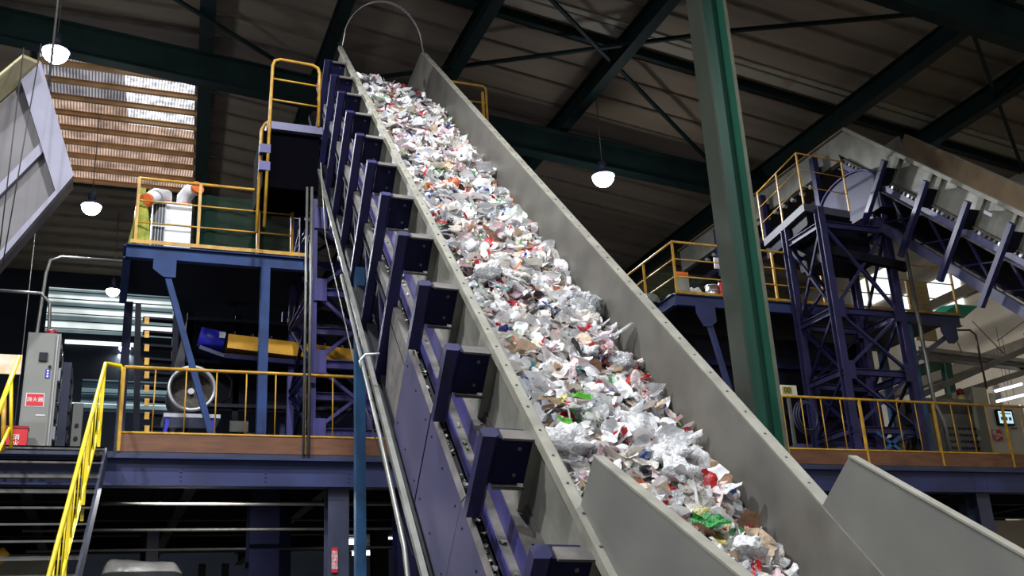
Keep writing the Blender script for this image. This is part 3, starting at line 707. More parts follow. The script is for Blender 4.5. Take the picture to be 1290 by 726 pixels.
# pipes hanging under the deck
for k, (zz, yy) in enumerate(((4.02, 15.9), (3.75, 16.6), (3.6, 17.8))):
    o = MB().tube((-1 if k else 0, yy, zz), (14, yy, zz), .022).build('service_pipe', steel_d); tag(o, ('thin grey pipe highest under the mezzanine edge', 'thin grey pipe second from the top under the mezzanine', 'thin grey pipe lowest and deepest under the mezzanine')[k], 'pipe')
# fire sign on post
sg = thing('fire_notice', 'narrow red fire notice with white characters on the dark mezzanine post', 'sign', (3.2, YM-.02, 2.7))
p = at(421.5, 706, Y=YM-.02)
sg.location = p; ORG[sg.name] = p
m = MB().box(p, (.085, .012, .34)); m.build('notice_plate', red, sg)
for dx in (-.02, .02):
    text('\n'.join('消防设施禁' if dx < 0 else '火器材止动'), .052, p+V((dx, -.009, 0)), (math.pi/2, 0, 0), letter, sg, 'lettering')
railing('yellow balustraded railing along the left half of the mezzanine edge', [(0.17, YM, ZD), (5.2, YM, ZD)], 1.19, 2.3, balus=5, low=.26, toeb=(.24, .12))
railing('yellow balustraded railing along the right half of the mezzanine edge', [(6.0, YM, ZD), (21, YM, ZD)], 1.19, 1.62, balus=3, low=.26, toeb=(.24, .12))
# ------------------------------------------------------------------ stairs
stt = thing('steel_stair', 'steel stair with bright yellow handrails climbing to the mezzanine at lower left', 'stair', (-.6, 12, 0))
def sx(Y): return -.05-(15.2-Y)*.115
rt = V((sx(15.2), 15.2, ZD+1.2)); H1 = 11.0
for nm, xoff in (('right', .0), ('left', -2.3)):
    a = V((sx(15.1)+xoff+.08, 15.1, ZD-.1)); c = V((sx(H1)+xoff+.08, H1, ZD-.1-(15.1-H1)))
    MB().bar(a, c, .035, .24).build('stringer', slate, stt)
for k in range(0, 19):
    Y_ = 15.05-.225*k; z = ZD-.225*(k)-.02
    m = MB(); m.bb((sx(Y_)-2.3, Y_-.13, z-.02), (sx(Y_)+.06, Y_+.1, z)); m.bb((sx(Y_)-2.3, Y_-.13, z-.045), (sx(Y_)+.06, Y_-.12, z)); m.build('tread', steel_d, stt)
def srail(xo, top_return=True, dz0=0.):
    f = lambda Y, h: V((sx(Y)+xo, Y, ZD-(15.2-Y)+h))
    m = MB(); pts = [f(H1, 1.2), f(15.2, 1.2)]
    if top_return: e = f(15.2, 1.2); pts += [e+V((.03, .12, .03)), e+V((.2, .2, .03)), e+V((.24, .22, -.05)), e+V((.24, .22, -1.15))]
    m.path(pts, .028, 10); m.build('handrail', yellowb, stt)
    MB().path([f(H1, .42), f(15.15, .42)], .022, 8).build('lower_rail', yellowb, stt)
    for i in range(5):
        Y_ = 15.15-i*1.02; MB().bar(f(Y_, -.05), f(Y_, 1.2), .04, .04).build('post', yellowb, stt)
        for j in (1, 2, 3):
            y2 = Y_-j*.255
            if y2 > H1: MB().tube(f(y2, .42), f(y2, 1.2), .01, 6).build('baluster', yellowb, stt)
srail(-.03)
# ------------------------------------------------------------------ things on the mezzanine, left
def cabinet(label, x0, x1, y0, y1, z0, z1, mat, side):
    t = thing('control_cabinet', label, 'cabinet', ((x0+x1)/2, (y0+y1)/2, z0))
    MB().bb((x0, y0, z0), (x1, y1, z1)).build('body', mat, t)
    return t
x0, x1 = -1.13, -.70; yc = 15.75
cb = cabinet('tall light grey control cabinet with red fire extinguisher sign at the left of the mezzanine', x0, x1, yc, yc+.9, ZD, 6.4, cabg, None)
dr = MB().bb((x0+.015, yc-.02, ZD+.06), (x1-.07, yc, 6.37)).build('door', cabg, cb)
m = MB().bb((x0+.17, yc-.05, 5.98), (x0+.28, yc-.02, 6.1)); m.build('fan_grille', cabd, dr)
m = MB(); m.disc((x1-.11, yc-.02, 5.9), (0, -1, 0), .02, .03, 10); m.build('latch', cabd, dr)
m = MB().bb((x1-.045, yc+.0, ZD+.06), (x1-.035, yc-.022, 6.37)); m.build('edge_trim', alu, cb)
p = at(44, 504, Y=yc-.025); m = MB().box(p, (.215, .008, .17)); sgn = m.build('sign_plate', red, cb, label='red fire extinguisher sign')
m = MB().box(p+V((0, .003, 0)), (.235, .006, .19)).build('sign_border', white, cb)
text('消火器', .072, p+V((0, -.007, .0)), (math.pi/2, 0, 0), letter, cb)
p = at(60, 471, Y=yc-.025); MB().box(p, (.06, .008, .13)).build('blue_label', signblue, cb)
m = MB(); [m.box(p+V((0, -.006, dz)), (.022, .004, .025)) for dz in (-.04, 0, .04)]; m.build('label_mark', letter, cb)
MB().bb((x0+.2, yc-.025, 5.2), (x0+.32, yc-.02, 5.215)).build('nameplate', white, cb)
# right side face full of instruments
for k in range(5):
    for j in range(4):
        MB().bb((x1, yc+.1+.19*j, 4.9+.28*k), (x1+.03, yc+.24+.19*j, 5.08+.28*k)).build('instrument', cabd if (k+j) % 3 else alu, cb)
MB().disc((at(65, 418, Y=yc+.2).x, yc+.2, 6.4), (0, 0, 1), .085, .1, 16, .07).build('warning_beacon', redd, cb)
bx = cabinet('dark fronted steel cabinet behind the tall grey cabinet', -.72, -.56, 16.7, 17.8, ZD, 6.25, slate, None)
for k in range(6): MB().bb((-.56, 16.75, 4.8+.24*k), (-.54, 17.7, 4.98+.24*k)).build('drawer', cabd, bx)
bx = cabinet('short grey cabinet right of the dark fronted cabinet', -.5, -.36, 17.2, 17.8, ZD, 5.75, cabg, None)
for k in range(3):
    MB().disc((-.43, 17.2, 5.0+.2*k), (0, -1, 0), .03, .02, 10).build('knob', cabd, bx)
p = at(19, 568, Y=15.45); fe = thing('extinguisher_box', 'red fire extinguisher box with white characters on the mezzanine edge', 'box', p)
m = MB().bb((p.x-.13, 15.42, ZD), (p.x+.13, 15.62, ZD+.32)); m.build('case', red, fe)
MB().bb((p.x-.14, 15.41, ZD+.31), (p.x+.14, 15.63, ZD+.34)).build('lid', redd, fe)
text('消\n火', .085, V((p.x, 15.412, ZD+.14)), (math.pi/2, 0, 0), letter, fe)
p = at(9, 459, Y=14.6); wb_ = thing('notice_board', 'white board with faded lettering at the far left edge behind a yellow rail', 'sign', p)
MB().box(p, (.34, .01, .26)).build('board', M('cream_board', (226, 214, 196), .6, 0, .1, 6, rgb2=(206, 176, 130)), wb_)
MB().bar(p+V((-.1, .02, -.1)), (p.x-.1, 14.62, ZD-.2), .03).build('stake', yellow, wb_)
# rail at the extreme left
p = at(24, 450, Y=14.3); q = at(-14, 545, Y=13.4)
lr = thing('stair_handrail', 'thick bright yellow slanting handrail at the far left edge', 'railing', q)
m = MB().path([at(24, 450, Y=14.3), at(-8, 535, Y=13.2)], .03, 10); m.build('top_rail', yellowb, lr)
MB().path([at(14, 470, Y=14.4), at(14, 565, Y=14.4)], .022, 8).build('post', yellowb, lr); MB().path([at(5, 500, Y=14.4), at(4, 570, Y=14.4)], .03, 8).build('post', yellow, lr)
MB().path([at(12, 540, Y=14.4), at(-10, 585, Y=13.6)], .022, 8).build('lower_rail', yellowb, lr)
# duct fan on stand
c = at(241, 492, Y=17.0); df = thing('duct_blower', 'round open-ended duct blower on a steel stand behind the left railing', 'blower', (c.x, 17, ZD))
rO = .37
m = MB(); rows_ = 36
def ring(m, c, ax_y0, ax_y1, ro, ri, n=36):
    vs = []
    for yy in (ax_y0, ax_y1):
        for r_ in (ro, ri): vs += [V((c.x+r_*math.cos(2*math.pi*i/n), yy, c.z+r_*math.sin(2*math.pi*i/n))) for i in range(n)]
    fs = []
    for i in range(n):
        j = (i+1) % n
        fs += [(i, j, n+j, n+i), (2*n+i, 3*n+i, 3*n+j, 2*n+j), (i, 2*n+i, 2*n+j, j), (n+i, n+j, 3*n+j, 3*n+i)]
    m.add(vs, fs, True)
ring(m, c, 16.85, 16.93, rO, rO-.05); m.build('rim', alu, df)
m = MB(); ring(m, c, 16.93, 17.7, rO-.02, rO-.05); m.build('drum', steel_d, df)
m = MB().disc(V((c.x, 17.12, c.z)), (0, 1, 0), rO-.05, .02, 36); m.build('screen', M('brown_mesh_screen', (88, 80, 72), .8, 0, .3, 30), df)
MB().disc(V((c.x, 17.05, c.z)), (0, 1, 0), .05, .08, 12).build('hub', alu, df)
zb = c.z-rO
MB().bb((c.x-.4, 16.85, zb-.1), (c.x+.45, 17.6, zb-.04)).build('cradle', alu, df)
for dx in (-.33, .33):
    for yy in (16.9, 17.5): MB().bar((c.x+dx, yy, zb-.08), (c.x+dx*1.35, yy, ZD), .05).build('leg', motorb, df)
MB().path([at(264, 470, Y=16.9), at(280, 466, Y=16.9), at(292, 480, Y=17), at(290, 500, Y=17), at(280, 508, Y=17)], .018).build('hose', pipeb, df)
# gearmotor under the upper left platform
g0 = at(251, 424, Y=17.4); g1 = at(282, 431, Y=17.4); g2 = at(316, 437, Y=17.4); g3 = at(470, 455, Y=17.4)
gm = thing('gear_motor', 'blue gear motor with long yellow casing under the upper left platform', 'motor', (g1.x, 17.4, g1.z-.3))
MB().path([g0, g1+V((.0, 0, 0))], .17, 8).build('motor_body', motorb, gm)
MB().box(g1+V((-.05, -.2, .06)), (.09, .01, .1)).build('label_plate', white, gm)
d_ = g2-g1
MB().bar(g1+V((.05, 0, -.02)), g3, .3, .24).build('drive_casing', M('machine_yellow', (206, 150, 24), .45), gm)
MB().bar(g0+V((0, 0, -.22)), g1+V((0, 0, -.28)), .3, .06).build('bracket', navy, gm)
MB().bar(g1+V((0, 0, -.28)), g3+V((0, 0, -.2)), .34, .08).build('support_beam', navyd, gm)
for k in range(8):
    q_ = g1.lerp(g3, .06+k*.12); MB().disc(q_+V((0, 0, .13)), (0, 0, 1), .03, .07, 8).build('grease_cap', navyd, gm)
# dark hopper machine between the levels
hb = thing('sorting_machine', 'large dark machine housing beneath the upper left platform', 'machine', (1.6, 18.4, ZD))
a = at(178, 345, Y=18); c = at(330, 455, Y=18)
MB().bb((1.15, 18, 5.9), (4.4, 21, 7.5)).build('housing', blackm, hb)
for X_ in (1.2, 2.0, 2.9, 4.2): MB().bar((X_, 18.05, ZD), (X_, 18.05, 7.6), .1).build('upright', black, hb)
m = MB()
for zz in (5.95, 6.7, 7.45): m.bb((1.15, 17.96, zz), (4.4, 18, zz+.06))
m.build('panel_rails', M('dark_frame', (36, 38, 56)), hb)
for X_, Z_ in ((1.9, 5.5), (2.15, 5.3)): MB().bb((X_, 17.8, Z_), (X_+.3, 17.85, Z_+.18)).build('plate', steel_d, hb)
# ladder-stair with yellow edges far behind (178-225, 405-540)
ls = thing('ship_ladder', 'dark steep ladder stair with yellow edged steps between the far windows and the blower', 'ladder', at(200, 545, Y=24))
for px0, px1 in ((174, 178), (222, 219)):
    e_ = at(px1, 548, Y=24); MB().bar(at(px0, 385, Y=24), (e_.x, 24, ZD), .12, .3, (0, 1, 0)).build('stringer', blackm, ls)
for k in range(9):
    a = at(180, 402+k*17, Y=24); c = at(221, 405+k*17, Y=24)
    MB().bar(a, c, .25, .05).build('step', blackm, ls); MB().box(a+V((.08, -.14, -.08)), (.1, .02, .16)).build('step_edge', yellow, ls)
# bent grey conduit hoops at left
for nm, pts, Y_ in (('bent grey conduit arching above the far left windows', [(45, 430), (58, 345), (64, 328), (78, 324), (165, 330)], 19), ('grey conduit loop beside the tall cabinet top', [(0, 366), (52, 370), (63, 382), (62, 412)], 18)):
    pp_ = [at(*q_, Y=Y_) for q_ in pts]; k_ = 0 if Y_ == 19 else -1; e_ = V((pp_[k_].x, pp_[k_].y, ZD)); pp_ = [e_]+pp_ if k_ == 0 else pp_+[e_]
    o = MB().path(pp_, .028).build('bent_conduit', cable); tag(o, nm, 'conduit')
# ================================================================== UPPER LEFT PLATFORM
YU = 16.2; ZU = 8.04
ul = thing('upper_platform', 'blue steel upper platform on the left carrying the white cooler', 'platform', (1.5, YU, ZU-.3))
MB().bb((.13, YU, ZU-.05), (3.05, YU+2.2, ZU)).build('deck', blackm, ul)
MB().ibeam((.08, YU, ZU-.12), (2.95, YU, ZU-.12), .12, .22, .02).build('front_beam', blue, ul)
MB().ibeam((.1, YU, ZU-.12), (.1, YU+2.2, ZU-.12), .12, .22, .02).build('side_beam', blue, ul)
MB().bb((2.12, YU-.07, ZD), (2.26, YU+.07, ZU-.22)).build('post', blue, ul)
MB().bb((.13, YU+2.1, ZD), (.27, YU+2.2, ZU-.22)).build('post', blued, ul); MB().bb((2.8, YU+2.1, ZD), (2.95, YU+2.2, ZU-.22)).build('post', blued, ul)
pg = at(207, 330, Y=YU-.07)
MB().prism([(pg.x-.16, YU-.07, ZU-.2), (pg.x+.18, YU-.07, ZU-.2), (pg.x+.18, YU-.07, ZU-.52), (pg.x+.0, YU-.07, ZU-.52), (pg.x-.16, YU-.07, ZU-.4)], (0, .02, 0)).build('gusset', blue, ul)
br_e = at(277, 540, Y=YU); MB().bar((pg.x+.05, YU, ZU-.45), (br_e.x, YU, ZD+.05), .09, .09).build('diagonal_brace', blue, ul)
MB().bb((.13, YU-.08, ZU), (2.95, YU-.07, ZU+.06)).build('toe_board', yellow, ul)
railing('yellow railing around the upper left platform with the white cooler', [(.2, YU+2.1, ZU), (.2, YU, ZU), (2.06, YU, ZU), (2.6, YU, ZU)], 1.13, 1.0, mids=(.38, .75), r=.026)
# white cooler with nozzles
q0 = at(190, 308, Y=16.7); cx0 = at(208, 300, Y=16.75)
ac = thing('spot_cooler', 'white portable spot cooler with two orange-tipped air nozzles on the upper left platform', 'cooler', (cx0.x, 16.8, ZU))
xa, xb = at(190, 300, Y=16.6).x, at(240, 300, Y=16.6).x
MB().bb((xa, 16.62, ZU+.06), (xb, 17.25, ZU+.96)).build('body', white, ac)
m = MB().bb((xa+.01, 16.6, ZU+.14), (xa+.2, 16.62, ZU+.9)); m.build('intake_frame', cabd, ac)
m = MB()
for k in range(5): m.bb((xa+.01+k*.045, 16.59, ZU+.12), (xa+.016+k*.045, 16.6, ZU+.92))
for zz in (.12, .5, .9): m.bb((xa, 16.59, ZU+zz), (xa+.21, 16.6, ZU+zz+.02))
m.build('intake_grille', white, ac)
for k in (0, 1):
    bs = V((xa+.18+.3*k, 16.8, ZU+.96))
    tip = at(186, 252, Y=16.3) if k == 0 else at(247, 238, Y=16.5)
    mid = bs+V((.0, -.05, .15)); 
    MB().path([bs, mid, mid.lerp(tip, .5)+V((0, 0, .05)), tip], [.12, .12, .115, .105], 14).build('nozzle', white, ac)
    MB().path([tip, tip+(tip-mid).normalized()*.06], .112, 14).build('nozzle_tip', orange, ac)
    MB().path([bs+V((0, 0, -.01)), bs+V((0, 0, .05))], .135, 14).build('nozzle_collar', orange, ac)
# nets
m = MB(); vs = []
for i in range(15):
    for j in range(2): vs.append(V((xb+.05+(2.5-xb)*i/14, 16.26+.02*math.sin(i*2.1), ZU+.05+.93*j)))
m.add(vs, [(2*i, 2*i+2, 2*i+3, 2*i+1) for i in range(14)]); o = m.build('debris_net', netg); tag(o, 'dark green see-through net stretched behind the upper left railing', 'net')
m = MB(); vs = []
xn = at(177, 300, Y=16.3).x
for i in range(13):
    a_ = 2*math.pi*i/12
    for j in range(7): 
        t_ = j/6; r_ = (.04+.1*(1-t_))*(1+.25*math.sin(3*a_+t_*3)); vs.append(V((xn-.02+r_*math.cos(a_)*1.1, 16.32+r_*.5*math.sin(a_), ZU+.02+1.0*t_)))
m.add(vs, [(i*7+j, (i+1)*7+j, (i+1)*7+j+1, i*7+j+1) for i in range(12) for j in range(6)]); o = m.build('hanging_net', nety); tag(o, 'bunched yellow-green net hanging at the left corner of the upper platform', 'net')
# ------------------------------------------------------------------ head guard platform
YG = 15.2; ZG = 9.93
hg = thing('head_platform', 'small dark platform beside the head of the big conveyor', 'platform', (2.4, YG, ZG-.1))
MB().bb((2.02, YG, ZG-.13), (2.9, YG+1.3, ZG)).build('deck', M('platform_grey_violet', (92, 90, 122), .5), hg)
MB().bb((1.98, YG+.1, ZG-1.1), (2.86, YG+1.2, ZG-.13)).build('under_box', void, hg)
MB().bb((2.05, YG+1.1, ZU), (2.15, YG+1.2, ZG)).build('post', navyd, hg); MB().bb((2.75, YG+1.1, ZU), (2.85, YG+1.2, ZG)).build('post', navyd, hg)
t = thing('guard_railing', 'tall rounded yellow guard rail on the head platform beside the conveyor top', 'railing', (2.1, YG, ZG))
zt = ZG+1.14; x0, x1 = 2.08, 2.84
MB().path([(x0-.06, YG, 8.1), (x0, YG, zt-.14), (x0+.03, YG, zt-.04), (x0+.12, YG, zt), (x1-.12, YG, zt-.02), (x1-.03, YG, zt-.06), (x1, YG, zt-.15), (x1-.01, YG, ZG)], .026, 10).build('top_rail', yellow, t)
for dz in (.36, .74): MB().tube((x0-.01, YG, ZG+dz+.03), (x1, YG, ZG+dz), .016).build('mid_rail', yellow, t)
MB().path([(x0-.16, YG+.1, 8.04), (x0-.13, YG+.1, ZG-.12), (x0-.08, YG+.08, ZG-.02), (x0, YG, ZG)], .026, 10).build('ladder_rail', yellow, t)
for k in range(2): MB().bb((x0-.17, YG-.03, 9.35-.3*k), (x0+.0, YG+.07, 9.5-.3*k)).build('clamp', towerp, t)
for k, sx_ in enumerate((2.95, 3.1)):
    o = MB().tube(at(387+6*k, 236, Y=15.25), V((at(387+6*k, 236, Y=15.25).x, 15.25, ZD)), .02+.004*k).build('vertical_conduit', cable)
    tag(o, ('grey vertical conduit left of the violet lattice tower', 'thicker grey vertical conduit touching the violet lattice tower')[k], 'conduit')
# far side railing right of the head
p0 = at(571, 103, Y=18.3); p1 = at(612, 109, Y=18.3); zr = p0.z
t = thing('guard_railing', 'yellow railing seen over the right wall near the conveyor head', 'railing', (p0.x, 18.3, zr-1.1))
MB().path([p0-V((.6, 0, 0)), p1-V((.06, 0, 0)), p1+V((0, 0, -.06)), p1+V((0, 0, -1.1))], .026).build('top_rail', yellow, t)
MB().tube(p0-V((.6, 0, .4)), p1-V((0, 0, .4)), .016).build('mid_rail', yellow, t)
MB().bar(p1+V((-.08, 0, -.15)), p1+V((-.08, 0, -1.1)), .05).build('post', yellow, t)
MB().bb((p0.x-1.2, 18.2, zr-1.2), (p1.x+.1, 19.2, zr-1.1)).build('deck', black, t)
# ================================================================== LATTICE TOWERS
def tower(label, xs, ys, z0, z1, levels, mat, w=.13, lowmat=None, lowz=None):
    t = thing('lattice_tower', label, 'tower', (xs[0], ys[0], z0))
    for X_ in xs:
        for Y_ in ys:
            MB().ibeam((X_, Y_, z0), (X_, Y_, z1), w, w, .015, (0, 1, 0)).build('leg', mat, t)
    for zz in levels:
        for Y_ in ys: MB().ibeam((xs[0], Y_, zz), (xs[1], Y_, zz), .09, .13, .012).build('cross_beam', mat, t)
        for X_ in xs: MB().ibeam((X_, ys[0], zz), (X_, ys[1], zz), .09, .13, .012).build('cross_beam', mat, t)
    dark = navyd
    for k, (za, zb_) in enumerate(zip(levels, levels[1:])):
        for Y_ in ys:
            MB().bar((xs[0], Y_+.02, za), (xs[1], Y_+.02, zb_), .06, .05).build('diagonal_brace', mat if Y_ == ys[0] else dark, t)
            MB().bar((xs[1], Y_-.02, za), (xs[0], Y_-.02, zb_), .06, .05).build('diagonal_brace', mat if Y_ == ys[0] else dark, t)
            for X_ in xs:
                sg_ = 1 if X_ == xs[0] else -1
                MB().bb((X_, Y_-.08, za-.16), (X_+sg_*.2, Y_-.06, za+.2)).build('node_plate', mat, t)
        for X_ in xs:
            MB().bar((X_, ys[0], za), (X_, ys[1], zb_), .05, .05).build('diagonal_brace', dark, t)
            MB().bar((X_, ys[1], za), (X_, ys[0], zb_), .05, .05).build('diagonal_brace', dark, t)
    return t
zz = [at(1065, 541, Y=16).z, at(1065, 468, Y=16).z, at(1055, 391, Y=16).z, 9.6]
tw = tower('violet lattice tower under the right-hand conveyor head', (13.03, 14.6), (16, 17.15), ZD, 9.95, zz, towerd, .15)
for X_ in (13.03, 14.6):
    MB().bar((X_, 15.98, ZD), (X_+(1.1 if X_ < 14 else -1.1), 15.98, zz[0]-.05), .07, .06).build('diagonal_brace', tealblue, tw)
lz = [5.1, at(400, 378, Y=15.4).z-.9, at(400, 366, Y=15.4).z, 8.4, 9.3]
lt = tower('violet lattice tower behind the conduits left of the big conveyor', (2.82, 4.15), (15.45, 17.4), ZD, 9.4, [5.0, 6.05, 7.2, 8.4, 9.3], towerp, .1)
# pipes on right tower
MB().path([(14.85, 15.8, 10.2), (14.85, 15.8, 6.0), (15.0, 15.8, 5.6), (15.0, 15.8, ZD)], .04).build('conduit', cable, tw)
# ================================================================== RIGHT CONVEYOR
X2 = 13.5; KH = 20.6
rc = thing('inclined_conveyor', 'second grey-walled conveyor with navy posts rising from the right edge to the violet tower', 'conveyor', K(X2+.7, 16, -5))
def k2(pts, x0, x1): m = MB(); m.prism([K(x0, s_, n_) for s_, n_ in pts], XH*(x1-x0)); return m
SR0 = 12.5
k2([(SR0, -3.31), (KH, -3.31), (KH-.0, -3.9), (SR0, -3.9)], X2, X2+.02).build('side_wall', galv, rc)
k2([(SR0, -3.25), (KH, -3.25), (KH, -4.0), (SR0, -4.0)], X2+1.5, X2+1.52).build('side_wall', M('brown_stained_wall', (150, 128, 100), .6, 0, .15, 2, rgb2=(120, 100, 80)), rc, label='far wall stained brown inside')
m = MB(); m.kbox(X2-.08, X2, SR0, KH, -3.31, -3.295); m.kbox(X2+1.5, X2+1.58, SR0, KH, -3.25, -3.235); m.kbox(X2-.08, X2-.07, SR0, KH, -3.37, -3.31); m.build('top_flange', galv_top, rc)
MB().kbox(X2+.02, X2+1.5, SR0, KH, -4.0, -3.96).build('belt', belt_m, rc)
m = MB(); m.kbox(X2-.1, X2, SR0, KH-.4, -3.93, -3.91); m.mat(1); m.kbox(X2-.1, X2-.08, SR0, KH-.4, -4.13, -4.0); m.mat(0); m.kbox(X2-.16, X2-.1, SR0, KH-.4, -4.15, -4.13)
m.build('frame_channel', [galv_dirty, M('slate_violet_paint', (84, 84, 120), .5, 0, .15, 3)], rc)
for k in range(60):
    s_ = SR0+.15+k*.14
    if s_ < KH-.5: MB().tube(K(X2-.1, s_, -3.965), K(X2+.02, s_, -3.965), .035, 8).build('idler', steel_d if k % 4 else alu, rc)
m = MB(); m.kbox(X2-.18, X2-.1, SR0, KH-1.2, -4.86, -4.68); m.build('bottom_chord', M('slate_violet_dark', (62, 62, 92), .5, 0, .15, 3), rc)
MB().kbox(X2-.05, X2+1.5, SR0, KH-.8, -4.66, -4.62).build('return_tray', blackm, rc)
sp = 1.345
for k in range(-3, 5):
    if k > 3: continue
    sb = (12.9, 13.25, 13.25, 14.46, 15.66, 16.93, 18.36)[k+3]
    if k < -1: continue
    sp = 1.25
    if sb > KH-.1 or sb < SR0+.1: continue
    nb = -5.0 
    p = MB(); p.sect(K(X2-.38, sb, nb), K(X2-.38, sb, -3.465), [(-.07, -.06), (.04, -.06), (.07, -.02), (.07, .06), (-.04, .06), (-.07, .02)], XH); up_ = p.build('upright_post', navy, rc)
    g = MB(); g.prism([K(X2-.3, sb, -3.6), K(X2-.02, sb, -3.6), K(X2-.02, sb, -3.82), K(X2-.12, sb, -3.98), K(X2-.3, sb, -3.98)], S*.02); g.build('gusset_plate', blackm, up_)
    MB().kbox(X2-.07, X2, sb+.0, sb+.14, -3.9, -3.31).build('wall_rib', M('rib_grey', (112, 110, 96), .6), rc)
    if k % 2 == 0: MB().kbox(X2-.07, X2, sb+.3, sb+.38, -3.9, -3.31).build('wall_rib', MC['rib_grey'], rc)
    MB().bar(K(X2-.14, sb+.1, -4.68), K(X2-.14, sb+sp-.1, -4.15), .04, .04, XH).build('diagonal_brace', navyd, rc)
    MB().bar(K(X2-.14, sb+sp-.1, -4.68), K(X2-.14, sb+.1, -4.15), .03, .03, XH).build('diagonal_brace', navyd, rc)
p = K(X2-.075, 15.55, -3.6); MB().kbox(X2-.012, X2-.004, 15.4, 15.62, -3.63, -3.57).build('label_plate', white, rc)
# horizontal head section running away from the knee
kt = K(X2, KH, -3.31); kb = K(X2, KH, -3.9); L = 7.5
def hs(x_off, z_hi, z_lo, th=.02): m = MB(); m.bb((kt.x+x_off, kt.y-.0, kt.z+z_lo), (kt.x+x_off+th, kt.y+L, kt.z+z_hi)); return m
m = MB(); m.prism([(kt.x, kt.y, kt.z), (kt.x, kt.y+L, kt.z), (kt.x, kt.y+L, kt.z-.62), (kt.x, kb.y-.05, kt.z-.62), tuple(kb)], (.02, 0, 0)); m.build('head_wall', galv, rc)
hs(-.08, .015, -.02, .1).build('head_flange', M('rusty_flange', (120, 100, 76), .6), rc)
MB().bb((kt.x+1.45, kt.y, kt.z-.62), (kt.x+1.47, kt.y+L, kt.z+.02)).build('head_wall', galv, rc)
MB().bb((kt.x, kt.y-.1, kt.z-.72), (kt.x+1.45, kt.y+L, kt.z-.64)).build('head_belt', belt_m, rc)
for k in range(3):
    yy = kt.y+.9+k*2.1; MB().bb((kt.x-.3, yy, kt.z-1.6), (kt.x-.16, yy+.14, kt.z-.3)).build('upright_post', navy, rc)
    MB().bb((kt.x-.2, yy+.14, kt.z-.75), (kt.x, yy+.16, kt.z-.45)).build('gusset_plate', blackm, rc)
for k in range(14):
    yy = kt.y+1.4+k*.36; MB().tube((kt.x-.1, yy, kt.z-.8), (kt.x+.02, yy, kt.z-.8), .05, 10).build('idler', chrome, rc)
MB().bb((kt.x-.12, kt.y+.5, kt.z-1.35), (kt.x-.02, kt.y+L, kt.z-1.2)).build('bottom_chord', blackm, rc)
# rounded violet cover at the knee
m = MB(); pts = []
c0 = V((kt.x-.32, kt.y-.05, kt.z-1.75)); n_ = 22; vs = []
for i in range(n_+1):
    a_ = math.pi*(.98-.96*i/n_); rx, rz_ = .95, .5
    vs += [V((c0.x, c0.y-rx*math.cos(a_)*-1*-1, c0.z+rz_*math.sin(a_))), V((c0.x+.3, c0.y-rx*math.cos(a_), c0.z+rz_*math.sin(a_)))]
poly = [vs[2*i] for i in range(n_+1)]+[V((c0.x, c0.y+1.0, c0.z-.45)), V((c0.x, c0.y-1.0, c0.z-.75))]
poly = [vs[2*i] for i in range(n_+1)]
last = poly[-1]; first = poly[0]
poly += [V((c0.x, last.y, c0.z-.6)), V((c0.x, first.y, c0.z-.6))]
m.prism(poly, (.3, 0, 0)); m.build('drum_cover', towerd, rc, label='rounded violet cover at the knee')
m = MB(); m.path([p_+V((-.02, 0, 0)) for p_ in poly[:n_+1]], .03, 6); m.build('cover_rim', towerp, rc)
# platform round the right head
ZP = 10.12
rp = thing('head_platform', 'dark cornered service platform around the right conveyor head', 'platform', (13.4, 17, ZP-.1))
pc = [at(962, 302, Z=ZP), at(1012, 256, Z=ZP), at(1070, 266, Z=ZP)]
back = [pc[2]+V((.6, 1.0, 0)), pc[0]+V((1.2, .8, 0))]
MB().prism(pc+back, (0, 0, -.16)).build('deck', M('dull_platform_edge', (74, 74, 84), .6), rp)
inn = [p_+V((.12, .12, -.16)) for p_ in pc]+[p_+V((0, -.1, -.16)) for p_ in back]
MB().prism(inn, (0, 0, -.25)).build('under_frame', blackm, rp)
MB().bb((13.3, 16.4, 9.0), (14.5, 17.2, ZP-.4)).build('under_box', blackm, rp)
MB().bar(V((13.1, 16.1, 9.1)), V((14.9, 15.9, 8.8)), .12, .18).build('under_beam', black, rp)
rl = railing('yellow railing on the cornered platform at the right conveyor head', [p_+V((.03, .03, 0)) for p_ in pc], 1.15, 1.1, mids=(.4, .78), r=.018)
# ================================================================== UPPER RIGHT PLATFORM
YR = 17.3; ZR = 8.37
ur = thing('upper_platform', 'blue steel upper platform on the right behind the green column', 'platform', (13, YR, ZR-.3))
XR0, XR1 = 10.3, 17.4
MB().bb((XR0, YR, ZR-.05), (XR1, YR+2.6, ZR)).build('deck', blackm, ur)
MB().ibeam((XR0, YR, ZR-.12), (XR1, YR, ZR-.12), .12, .24, .02).build('front_beam', blued, ur)
MB().ibeam((XR0, YR, ZR-.12), (XR0, YR+5, ZR-.12), .12, .24, .02).build('side_beam', blued, ur)
for X_ in (at(885, 380, Y=YR).x, at(1190, 405, Y=YR).x):
    MB().prism([(X_-.22, YR-.08, ZR-.2), (X_+.22, YR-.08, ZR-.2), (X_+.22, YR-.08, ZR-.55), (X_+.08, YR-.08, ZR-.66), (X_-.08, YR-.08, ZR-.66), (X_-.22, YR-.08, ZR-.4)], (0, .02, 0)).build('gusset', blued, ur)
    if X_ < 12: MB().bar((X_+.1, YR, ZR-.6), (X_+.75, YR, ZD), .09).build('diagonal_brace', blued, ur)
    else: MB().bar((X_-.05, YR, ZR-.5), (X_-1.6, YR+.3, ZR-1.5), .1).build('diagonal_brace', M('dusty_grey_brace', (84, 84, 96)), ur)
for X_ in (10.5, 15.0, 17.2): MB().bb((X_-.08, YR+2.3, ZD), (X_+.08, YR+2.45, ZR-.1)).build('post', tealblue, ur)
MB().bb((15.75, YR, ZD), (16.05, YR+.1, ZR-.2)).build('post', tealblue, ur)
